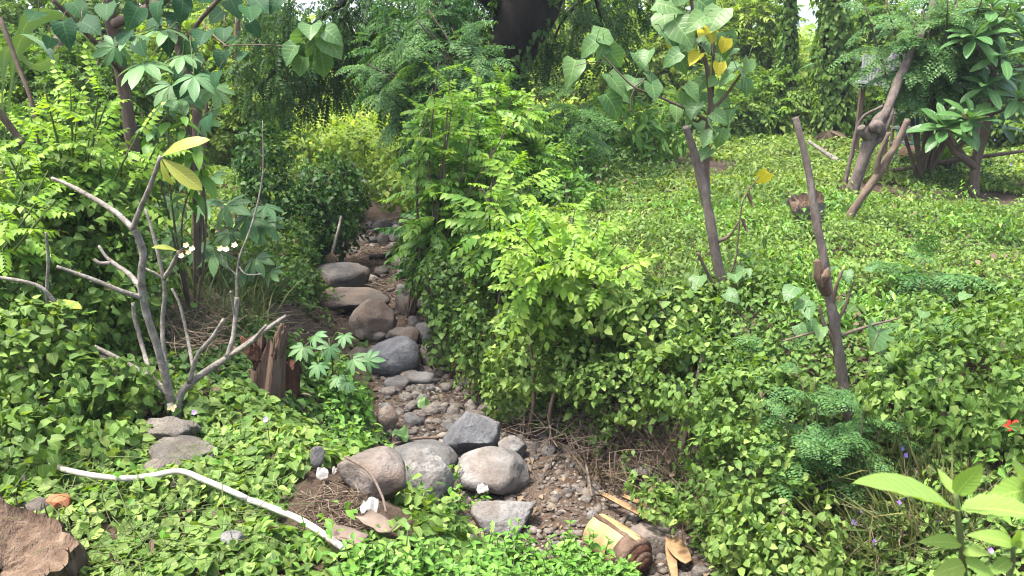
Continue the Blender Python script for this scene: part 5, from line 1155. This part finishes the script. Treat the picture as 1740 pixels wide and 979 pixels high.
# raised wooden hut platform
def hut():
    Y = 14.6; c = P(1560, 150, Y); W, D, H = 1.7, 1.2, c[2]; x0 = P(1478, 150, Y)[0]+.30; g = float(Z(x0+.8, Y)); t = thing('wooden_platform', 'raised grey wooden platform with a slatted railing behind the trees', 'hut', (x0+W/2, Y+D/2, g))
    def bar(a, b2, r, name, mat='pale_wood', par=t):
        a, b2 = np.asarray(a), np.asarray(b2); ax = unit(b2-a); s = unit(np.cross(ax, [.01, 1, .02])); u = np.cross(s, ax); V = []
        for p in (a, b2):
            for i, j in ((-1, -1), (1, -1), (1, 1), (-1, 1)): V.append(p+s*r[0]*i+u*r[1]*j)
        F = [(0, 1, 2, 3), (7, 6, 5, 4), (0, 4, 5, 1), (1, 5, 6, 2), (2, 6, 7, 3), (3, 7, 4, 0)]; T = [f for q in F for f in ((q[0], q[1], q[2]), (q[0], q[2], q[3]))]
        return MB().add(np.array(V), np.array(T)).obj(name, M[mat], par, smooth=False)
    for dx in (.06, W-.06):
        for dy in (0, D): bar((x0+dx, Y+dy, g-.1), (x0+dx, Y+dy, H+.02), (.04, .04), 'post', 'bark_brown')
    for k in range(8): bar((x0-.05, Y+D*k/7, H+.045), (x0+W+.05, Y+D*k/7, H+.045), (.02, D/15), 'floor_board')
    bar((x0-.08, Y-.1, H-.03), (x0+W+.08, Y-.1, H-.03), (.05, .03), 'beam', 'bark_dark')
    for k in range(17): bar((x0+.02+k*(W-.04)/16, Y-.08, H+.07), (x0+.02+k*(W-.04)/16, Y-.08, H+.52), (.036, .012), 'slat')
    bar((x0-.03, Y-.08, H+.535), (x0+W+.03, Y-.08, H+.535), (.015, .03), 'rail'); bar((x0-.03, Y-.08, H+.085), (x0+W+.03, Y-.08, H+.085), (.012, .034), 'rail')
    bar((x0-.02, Y-.09, H), (x0-.02, Y-.09, H+.6), (.03, .03), 'corner_post'); bar((x0+W+.02, Y-.09, H), (x0+W+.02, Y-.09, H+.6), (.03, .03), 'corner_post')
    for k in range(9): bar((x0-.03, Y+k*D/9, H+.07), (x0-.03, Y+k*D/9, H+.52), (.012, .036), 'slat')
    bar((x0+.12, Y-.12, g), (x0+.12, Y-.12, H), (.02, .02), 'ladder_rail', 'bark_brown'); bar((x0+.42, Y-.12, g), (x0+.42, Y-.12, H), (.02, .02), 'ladder_rail', 'bark_brown')
    for k in range(4): bar((x0+.1, Y-.14, g+.25+k*.25), (x0+.44, Y-.14, g+.25+k*.25), (.02, .02), 'rung')
hut()
# planter with a spiky plant
b = G(1597, 300); Y = b[1]; t = thing('planter', 'round dark planter tub on the ground behind the frangipani', 'planter', b)
mb = MB(); tube(mb, [b, b+np.array([0, 0, .22]), b+np.array([0, 0, .25])], [.2, .23, .25], 20, 3); mb.obj('tub', M['pot'], t)
mb = MB(); tube(mb, [b+np.array([0, 0, .235]), b+np.array([0, 0, .262])], [.262, .262], 20, 1, raw=True); mb.obj('rim', M['pot'], t)
t = thing('spiky_plant', 'spiky strap-leaved plant growing in the dark planter', 'plant', b+np.array([0, 0, .25]))
strap = leaf_meshes('agave', [leaf_t(1, .13, ((0, .5), (.25, .9), (.55, 1), (.8, .6), (1, 0)), .7, c) for c in (.15, .45, .8)])
for k in range(26):
    a = k*2.399; e = .25+.95*(k/26); place('leaf', strap[min(2, k//9)], t, b+np.array([.05*math.cos(a), .05*math.sin(a), .25]), (math.cos(a)*math.sin(e), math.sin(a)*math.sin(e), math.cos(e)), (-math.cos(a)*math.cos(e), -math.sin(a)*math.cos(e), math.sin(e)), rng.uniform(.5, .75))
# teal chair beside it
b = G(1545, 284); t = thing('teal_chair', 'weathered teal chair half hidden between the pollarded tree and the planter', 'chair', b)
def cbox(x0, x1, y0, y1, z0, z1, name):
    V = np.array([(x, y, z) for x in (x0, x1) for y in (y0, y1) for z in (z0, z1)])+b; F = [(0, 1, 3, 2), (4, 6, 7, 5), (0, 4, 5, 1), (2, 3, 7, 6), (0, 2, 6, 4), (1, 5, 7, 3)]
    MB().add(V, np.array([f for q in F for f in ((q[0], q[1], q[2]), (q[0], q[2], q[3]))])).obj(name, M['teal'], t, smooth=False)
for x in (-.2, .16):
    for y in (-.18, .18): cbox(x, x+.04, y, y+.04, 0, .40 if y < 0 else .82, 'leg')
cbox(-.21, .21, -.19, .23, .40, .43, 'seat'); cbox(-.2, .2, .19, .21, .72, .82, 'back_rail')
for k in range(3): cbox(-.12+k*.1, -.08+k*.1, .19, .205, .43, .72, 'back_slat')
c = ground(1545, 262, .28); V, T = rock_verts(3, 61, (.42, .3, .3), 3, .1, .04)
tag(MB().add(V+c, T).obj('coconut_husk_heap', M['dead_wood'], base=c-np.array([0, 0, .15])), 'brown husk heap in front of the teal chair', 'husks')

# ------------------------------------------------------------------ grass corner and flowers
def grass_patch(name, label, pix, ru, rv, n, L, mat, dz=.02, wid=1.0):
    mb = MB(); bl = [leaf_t(1, .035*wid, ((0, .7), (.35, 1), (.7, .7), (1, 0)), .5, c) for c in (.15, .5, .9)]; pos = []
    for k in range(n):
        a, rr = rng.uniform(0, 6.28), math.sqrt(rng.random()); pos.append(ground(pix[0]+ru*rr*math.cos(a), pix[1]+rv*rr*math.sin(a), dz))
    pos = np.array(pos); d = rng.normal(size=(n, 3))*np.array([.5, .5, .15])+np.array([0, -.1, .8]); nn = rng.normal(size=(n, 3))+np.array([0, -1, .4])
    scatter(mb, bl, pos, frames(d, nn), L*(.5+.8*rng.random(n)), np.clip(.4+.28*rng.normal(size=n), 0, 1), rng.random(n))
    tag(mb.obj(name, M[mat]), label, 'grass', kind='stuff')
grass_patch('grass', 'long dull grass on the near right bank among purple flowers', (1480, 890), 170, 90, 1500, .38, 'grass')
grass_patch('grass', 'dry tufts of grass on the shaded left bank by the straw', (400, 520), 80, 60, 420, .4, 'grass')
grass_patch('dry_grass', 'thin brown dead grass in the hollow of the right bank', (1080, 790), 100, 60, 420, .3, 'straw')
def purple(u, v, lab):
    c = ground(u, v, .26); g = np.array([c[0], c[1]+.02, float(Z(c[0], c[1]+.02))]); t = thing('purple_flower', lab, 'flower', g, 'small purple flowers')
    mb = MB(); tube(mb, [g, (g+c)/2+jit(.02), c], [.004, .002], 4, 3); so = mb.obj('stem', M['bark_green'], t); fb = MB(); ph = rng.uniform(0, 1); V, T, UA = leaf_t(1, .85, ((0, 0), (.4, .7), (.8, 1), (1, 0)), .2, .1)
    nrm = unit(np.array([rng.uniform(-.5, .5), -1, .6]))
    x = unit(np.cross(nrm, [0, 0, 1.])); y = np.cross(nrm, x)
    for k in range(5):
        a = ph+k*1.2566; R = frames((x*math.cos(a)+y*math.sin(a)+nrm*.35)[None], nrm[None]); fb.add((R[0] @ V.T).T*.019+c, T)
    fb.obj('petals', M['flower'], so, base=g)
for k, (u, v) in enumerate([(1449, 887), (1451, 889), (1532, 762), (1541, 774), (1527, 855), (1595, 882), (1398, 882), (1400, 895), (1387, 887), (1464, 868), (1485, 921), (1683, 936), (1359, 825), (1536, 845), (1395, 830)]):
    purple(u, v, 'small purple flower on a thin stalk above the grass of the near right bank')
purple(452, 713, 'single purple flower in the herbs below the dead stumps'); purple(330, 701, 'pale purple flower just right of the frangipani foot')
purple(1690, 238, 'purple flower beside the leafy frangipani trunk'); purple(1718, 280, 'purple flower under the leafy frangipani at the picture edge')
c = ground(1718, 722, .4); fb = MB(); V, T, UA = leaf_t(1, .8, ((0, 0), (.4, .8), (.75, 1), (1, 0)), .3, .3)
for k in range(6):
    a = k*1.05; R = frames(np.array([[math.cos(a), -.3, math.sin(a)*.6]]), np.array([[0, -1, .6]])); fb.add((R[0] @ V.T).T*.045+c, T)
tag(fb.obj('red_blossom', M['red_petal'], base=c), 'fallen bright red blossom on the creeper at the right picture edge', 'flower')

# near plant at the bottom right, close to the lens
def near_plant():
    Y = 1.0; b = Gxy(P(1640, 979, Y)[0]+.05, Y); t = thing('rough_leaf_plant', 'close light green plant with large toothed leaves in the bottom right corner', 'plant', b)
    nL = 12; st = [(0, 0)]
    for i in range(1, nL):
        s = i/nL; st.append((s, (math.sin(math.pi*s**.75))**.8*(1 if i % 2 else .93)))
    st.append((1, 0)); temps = [leaf_t(1, .44, tuple(st), .35, c, .06) for c in (.1, .35, -.15)]; ms = leaf_meshes('lantana', temps)
    q = path([(1640, 1100, Y+.05), (1638, 979, Y+.02), (1630, 900, Y), (1624, 838, Y)]); q = [b]+q; mb = MB(); tube(mb, q, [.007, .0055, .005, .0045, .0035], 8, 6); mb.obj('stem', M['bark_green'], t)
    q2 = path([(1660, 1100, Y+.05), (1715, 979, Y+.06), (1722, 930, Y+.05)]); mb = MB(); tube(mb, [b]+q2, [.005, .004, .003], 6, 6); mb.obj('stem', M['bark_green'], t)
    def lf(a, e, n, k, da=0, de=0, w=1): p, r = P(a[0], a[1], Y+da), P(e[0], e[1], Y+de); place('leaf', ms[k], t, p, r-p, n, np.linalg.norm(r-p)*w)
    lf((1624, 868), (1460, 802), (.1, .0, 1), 0, 0, -.03); lf((1632, 866), (1790, 850), (0, -.15, 1), 1, 0, -.04)
    lf((1624, 840), (1672, 784), (-.3, -.8, .6), 2, 0, -.02); lf((1622, 840), (1590, 800), (.3, -.9, .5), 2, 0, .03); lf((1626, 838), (1640, 800), (0, -.9, .5), 0, .02, .05)
    lf((1634, 925), (1572, 912), (0, -.6, 1), 1); lf((1636, 940), (1680, 935), (.1, -.7, 1), 1, 0, -.02); lf((1638, 960), (1590, 975), (0, -.8, .6), 0, 0, -.03); lf((1640, 950), (1700, 985), (0, -.8, .8), 1, 0, -.03)
    lf((1722, 925), (1660, 900), (0, -.6, 1), 1, .05, .05); lf((1722, 928), (1770, 900), (0, -.6, 1), 0, .05, .03); lf((1722, 925), (1726, 895), (0, -.9, .5), 2, .05, .04); lf((1718, 950), (1680, 975), (0, -.8, .8), 0, .06, .04)
    p0 = P(1790, 960, Y+.1); mb = MB(); tube(mb, [b+np.array([.12, .02, 0]), p0, P(1760, 830, Y+.1)], [.006, .005, .004], 6, 6); mb.obj('stem', M['bark_green'], t)
    lf((1760, 830), (1700, 800), (-.1, -.6, 1), 2, .1, .05); lf((1760, 832), (1695, 830), (0, -.5, 1), 1, .1, .06); lf((1760, 828), (1740, 790), (0, -.8, .6), 2, .1, .08)
near_plant()

# ------------------------------------------------------------------ trees behind
SPRAY = [merged(frond_t(4, DIAMOND[i % 2], ll=.36, droop=.3, seed=300+i, gap0=.1, thin=True)) for i in range(3)]
SMALL = [merged(frond_t(6, DIAMOND[i % 2], ll=.22, droop=.4, seed=320+i, gap0=.1, thin=True)) for i in range(3)]
def crown_mb(blobs, n, size, temps, hang=.3, shell=.35):
    mb = MB(); tot = sum(r[0]*r[2] for c, r in blobs)
    for c, r in blobs:
        k = int(n*r[0]*r[2]/tot); d = rnd_unit(k); lum = 1+.4*fbm(d[:, 0]*2+c[0], d[:, 1]*2+c[1], d[:, 2]*2, 6, 3)
        pos = np.asarray(c)+d*np.asarray(r)*((shell+(1-shell)*rng.random(k)**.6)*lum)[:, None]
        nz = fbm(pos[:, 0]*1.4, pos[:, 1]*1.4, pos[:, 2]*1.4, 77, 2); ok = (nz > -.28) & (pos[:, 2] > Z(pos[:, 0], pos[:, 1])); pos, d = pos[ok], d[ok]; k = len(pos)
        scatter(mb, temps, pos, frames(d+np.array([0, 0, -hang])+rng.normal(size=(k, 3))*.45, d*.4+np.array([0, 0, .8])+rng.normal(size=(k, 3))*.35), size*(.6+.7*rng.random(k)), np.clip(.42+.2*rng.normal(size=k)+.3*fbm(pos[:, 0]*.7, pos[:, 1]*.7, pos[:, 2]*.7, 3), 0, 1), rng.random(k))
    return mb
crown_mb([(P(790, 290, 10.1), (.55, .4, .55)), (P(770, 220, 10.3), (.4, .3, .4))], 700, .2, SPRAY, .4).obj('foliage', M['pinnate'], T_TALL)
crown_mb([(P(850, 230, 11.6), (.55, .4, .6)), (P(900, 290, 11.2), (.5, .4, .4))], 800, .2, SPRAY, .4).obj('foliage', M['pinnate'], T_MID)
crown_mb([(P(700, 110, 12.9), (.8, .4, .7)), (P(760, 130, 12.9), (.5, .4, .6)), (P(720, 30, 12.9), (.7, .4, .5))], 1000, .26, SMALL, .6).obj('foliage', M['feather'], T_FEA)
def tree(name, label, base, limbs, blobs, n, size, mat, temps=SPRAY, bark='bark_dark', hang=.3, group=None, cat='tree', shell=.35):
    t = trunk_thing(name, label, cat, base, limbs, bark)
    if group: t['group'] = group
    bl = [(P(u, v, Y), r) for u, v, Y, r in blobs]; crown_mb(bl, n, size, temps, hang, shell).obj('crown', M[mat], t); return t
# the big dark tree behind the stream
b = Gxy(-.6, 14.4)
t = tree('rain_tree', 'massive dark-trunked tree with low hanging branches behind the shrubs', b-np.array([0, 0, .1]),
     [([(838, 360, 14.4), (842, 260, 14.4), (848, 190, 14.3), (858, 120, 14.2), (880, 50, 14.0), (905, -20, 13.8), (930, -200, 13.6), (940, -420, 13.6)], (.2, .17, .18, .30, .42, .48, .42, .35)),
      ([(880, 20, 14.0), (760, -40, 14), (620, -60, 14.5), (500, -40, 15)], (.2, .16, .12, .06)), ([(905, 0, 13.8), (1000, -50, 14.5), (1100, -80, 15.5)], (.2, .15, .08)), ([(770, 375, 12.2), (765, 300, 12.2), (752, 215, 12.2), (735, 120, 12.4), (760, -40, 14)], (.10, .09, .15, .12, .14)),
      ([(700, -60, 14.3), (560, 20, 14.6), (500, 80, 14.8), (450, 140, 15)], (.06, .045, .03, .02)), ([(600, -60, 14.5), (560, 60, 15), (540, 150, 15.3)], (.04, .03, .015)), ([(1000, -50, 14.5), (1020, 30, 15), (1030, 110, 15.2)], (.04, .025, .012)), ([(1060, -60, 15), (960, 30, 15), (930, 110, 15.2)], (.04, .025, .012)), ([(660, -60, 14.3), (680, 40, 14.4), (650, 100, 14.4)], (.03, .02, .012))],
     [(480, 90, 15, (.9, .8, .9)), (540, 40, 15, (1.2, .9, .8)), (620, 60, 15.2, (1.1, .9, .8)), (700, 20, 14.8, (1.2, .9, .7)), (790, 10, 14.6, (1.0, .9, .7)), (470, 170, 15.4, (.6, .6, .5)), (560, 140, 15.6, (.7, .6, .5)), (960, 40, 15.4, (.8, .7, .8)), (1030, 60, 15.6, (.6, .6, .9)), (1070, 0, 15.8, (.9, .7, .5)), (900, 90, 15.2, (.5, .5, .6)), (830, -60, 15, (1.8, 1.6, .7))], 3000, .28, 'tree_deep', SMALL, hang=.7)
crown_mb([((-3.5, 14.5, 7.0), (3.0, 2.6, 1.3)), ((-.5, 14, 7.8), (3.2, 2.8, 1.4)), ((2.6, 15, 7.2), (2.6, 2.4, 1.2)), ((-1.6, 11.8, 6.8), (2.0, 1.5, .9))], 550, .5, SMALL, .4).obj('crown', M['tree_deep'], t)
mb = MB(); q, _ = smooth_line(path([(842, 260, 14.4), (848, 190, 14.3), (858, 120, 14.2), (880, 50, 14.0), (905, -20, 13.8)]), [1]*5, 30); n = 900; i = rng.integers(0, len(q), n); a = rng.uniform(0, 6.28, n)
rad = np.interp(i/len(q), [0, .25, .5, .75, 1], [.2, .2, .32, .44, .5])*(1+.25*rng.random(n)); d = np.stack([np.cos(a), np.sin(a), 0*a], -1); ok = fbm(q[i][:, 0]*2+d[:, 0], q[i][:, 2]*2, d[:, 1]*1.5, 13, 2) > -.1; d, i, rad = d[ok], i[ok], rad[ok]; n = len(d)
scatter(mb, HEART_M, q[i]+d*rad[:, None], frames(d*.3+np.array([0, 0, -.8])+rng.normal(size=(n, 3))*.35, d+rng.normal(size=(n, 3))*.35+np.array([0, 0, .3])), .12*(.6+.7*rng.random(n)), np.clip(.4+.25*rng.normal(size=n), 0, 1), rng.random(n)); mb.obj('climbing_leaves', M['creeper_deep'], t)
GB = 'trees behind the clearing'
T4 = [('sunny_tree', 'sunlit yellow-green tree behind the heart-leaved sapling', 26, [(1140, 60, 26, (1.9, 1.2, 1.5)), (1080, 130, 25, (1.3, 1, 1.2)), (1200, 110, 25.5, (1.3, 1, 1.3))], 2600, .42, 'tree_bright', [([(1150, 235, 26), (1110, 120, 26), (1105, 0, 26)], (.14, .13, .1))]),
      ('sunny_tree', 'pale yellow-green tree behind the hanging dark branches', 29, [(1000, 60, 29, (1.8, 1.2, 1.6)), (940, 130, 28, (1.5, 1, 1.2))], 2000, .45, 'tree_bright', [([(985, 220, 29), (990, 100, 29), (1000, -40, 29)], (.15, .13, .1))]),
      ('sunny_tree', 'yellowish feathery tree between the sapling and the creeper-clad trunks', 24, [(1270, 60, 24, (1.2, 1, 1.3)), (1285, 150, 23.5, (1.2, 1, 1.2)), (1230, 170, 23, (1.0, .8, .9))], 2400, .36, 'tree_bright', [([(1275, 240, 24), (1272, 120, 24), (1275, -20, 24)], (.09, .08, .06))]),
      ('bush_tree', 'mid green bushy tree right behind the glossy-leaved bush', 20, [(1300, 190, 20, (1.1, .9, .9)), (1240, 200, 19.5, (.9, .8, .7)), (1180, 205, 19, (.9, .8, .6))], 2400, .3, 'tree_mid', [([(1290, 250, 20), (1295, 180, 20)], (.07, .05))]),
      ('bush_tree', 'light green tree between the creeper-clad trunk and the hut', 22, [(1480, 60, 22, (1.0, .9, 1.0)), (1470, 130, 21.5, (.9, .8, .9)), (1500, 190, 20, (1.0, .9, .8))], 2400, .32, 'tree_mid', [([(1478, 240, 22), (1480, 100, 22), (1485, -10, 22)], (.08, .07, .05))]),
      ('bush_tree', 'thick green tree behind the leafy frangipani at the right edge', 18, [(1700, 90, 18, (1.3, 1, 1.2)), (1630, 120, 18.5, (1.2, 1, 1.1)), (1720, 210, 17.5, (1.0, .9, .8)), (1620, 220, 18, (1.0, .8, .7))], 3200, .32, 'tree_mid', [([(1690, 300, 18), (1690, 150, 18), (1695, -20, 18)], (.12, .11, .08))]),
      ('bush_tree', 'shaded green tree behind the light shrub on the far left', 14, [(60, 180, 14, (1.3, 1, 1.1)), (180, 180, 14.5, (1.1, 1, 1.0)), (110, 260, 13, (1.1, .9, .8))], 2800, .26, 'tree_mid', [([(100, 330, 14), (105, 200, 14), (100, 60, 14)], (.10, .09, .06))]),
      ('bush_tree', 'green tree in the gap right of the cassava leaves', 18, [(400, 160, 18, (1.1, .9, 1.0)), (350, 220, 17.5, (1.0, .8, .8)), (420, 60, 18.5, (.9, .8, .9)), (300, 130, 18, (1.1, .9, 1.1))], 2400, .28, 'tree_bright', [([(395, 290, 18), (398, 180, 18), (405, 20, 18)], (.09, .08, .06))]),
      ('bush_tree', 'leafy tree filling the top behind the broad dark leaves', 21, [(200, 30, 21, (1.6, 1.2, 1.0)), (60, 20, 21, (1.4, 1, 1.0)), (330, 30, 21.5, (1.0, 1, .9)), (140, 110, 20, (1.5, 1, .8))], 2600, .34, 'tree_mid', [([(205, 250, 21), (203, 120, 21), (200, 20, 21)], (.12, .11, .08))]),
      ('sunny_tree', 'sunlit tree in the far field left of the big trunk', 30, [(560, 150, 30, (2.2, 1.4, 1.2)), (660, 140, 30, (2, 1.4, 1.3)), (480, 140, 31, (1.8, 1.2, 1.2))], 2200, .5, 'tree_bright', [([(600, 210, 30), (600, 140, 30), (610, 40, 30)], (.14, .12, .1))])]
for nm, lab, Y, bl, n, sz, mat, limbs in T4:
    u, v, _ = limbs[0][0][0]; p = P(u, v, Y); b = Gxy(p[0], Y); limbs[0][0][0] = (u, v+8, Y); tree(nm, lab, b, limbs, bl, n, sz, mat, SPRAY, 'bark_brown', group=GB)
# feathery crown of the pollarded tree, top right
b = Gxy(6.4, 13.2)
shrub('feathery_tree', 'feathery green tree arching over the top right above the hut', b, tips_px(1600, 25, 50, 35, 12.6, .5, 10)+tips_px(1665, 5, 80, 40, 12.6, .5, 8)+[P(1505, 0, 12.9), P(1470, 10, 12.9)], FR['feather'], None, 10, .52, r0=.03, t0=.5, yfrac=.06, droop=.4, cat='tree')
# creeper-clad trunks
def clad(label, u, v0, v1, Y, r, n, size, mat, lean=0):
    p = P(u, v1, Y); b = Gxy(p[0], Y); top = P(u+lean, v0, Y); t = thing('creeper_clad_trunk', label, 'tree', b, 'creeper-clad trunks'); mb = MB(); tube(mb, [b, (b+top)/2+jit(.05), top], [r, r*.9, r*.8], 12, 6, .2, 5); mb.obj('trunk', M['bark_dark'], t)
    s = rng.random(n); a = rng.uniform(0, 6.28, n); c = b+(top-b)*s[:, None]; w = 1+.9*fbm(s*7, np.cos(a)*1.2, np.sin(a)*1.2, 5)+.25*(1-s)
    d = np.stack([np.cos(a), np.sin(a), 0*a], -1); pos = c+d*(r*w*(1+.5*rng.random(n)))[:, None]
    m2 = MB(); scatter(m2, HEART_M, pos, frames(d*.4+np.array([0, 0, -.8])+rng.normal(size=(n, 3))*.3, d+rng.normal(size=(n, 3))*.35+np.array([0, 0, .3])), size*(.6+.6*rng.random(n)), np.clip(.4+.25*rng.normal(size=n), 0, 1), rng.random(n)); m2.obj('foliage', M[mat], t)
clad('thick creeper-clad trunk standing left of the hut', 1420, -40, 225, 19, .26, 2200, .13, 'tree_mid')
clad('slim creeper-clad trunk left of the thick one', 1338, -40, 225, 20, .13, 1300, .12, 'tree_mid', 4)
clad('creeper-clad trunk in the shade right of the hut', 1600, -20, 250, 19, .16, 1200, .13, 'creeper_deep', -6)
# far woodland reading as one mass
bl = []
for k in range(46):
    x = -34+k*1.55+rng.uniform(-.5, .5); Y = rng.uniform(38, 50); h = rng.uniform(1.1, 1.6); bl.append(((x*Y/44, Y, 1.5+h*.7), (1.9, 1.4, h)))
tag(crown_mb(bl, 5600, .82, SPRAY, .2).obj('far_woodland', M['tree_bright']), 'far sunlit woodland edge across the field', 'woodland', kind='stuff')
# air between here and the hills
bm = bmesh.new(); bmesh.ops.create_cube(bm, size=1.0); hm = bpy.data.meshes.new('haze')
for v in bm.verts: v.co = Vector((v.co.x*3600, v.co.y*3400+1600, v.co.z*104+46))
bm.to_mesh(hm); bm.free(); mh = bpy.data.materials.new('pale_air'); mh.use_nodes = True; mh.node_tree.nodes.clear()
ou = mh.node_tree.nodes.new('ShaderNodeOutputMaterial'); pv = mh.node_tree.nodes.new('ShaderNodeVolumePrincipled'); pv.inputs['Color'].default_value = (.80, .88, 1, 1); pv.inputs['Density'].default_value = .0007
mh.node_tree.links.new(pv.outputs[0], ou.inputs['Volume']); hm.materials.append(mh); ho = link('haze', hm); tag(ho, 'thin pale air in front of the hills', 'haze', kind='stuff')
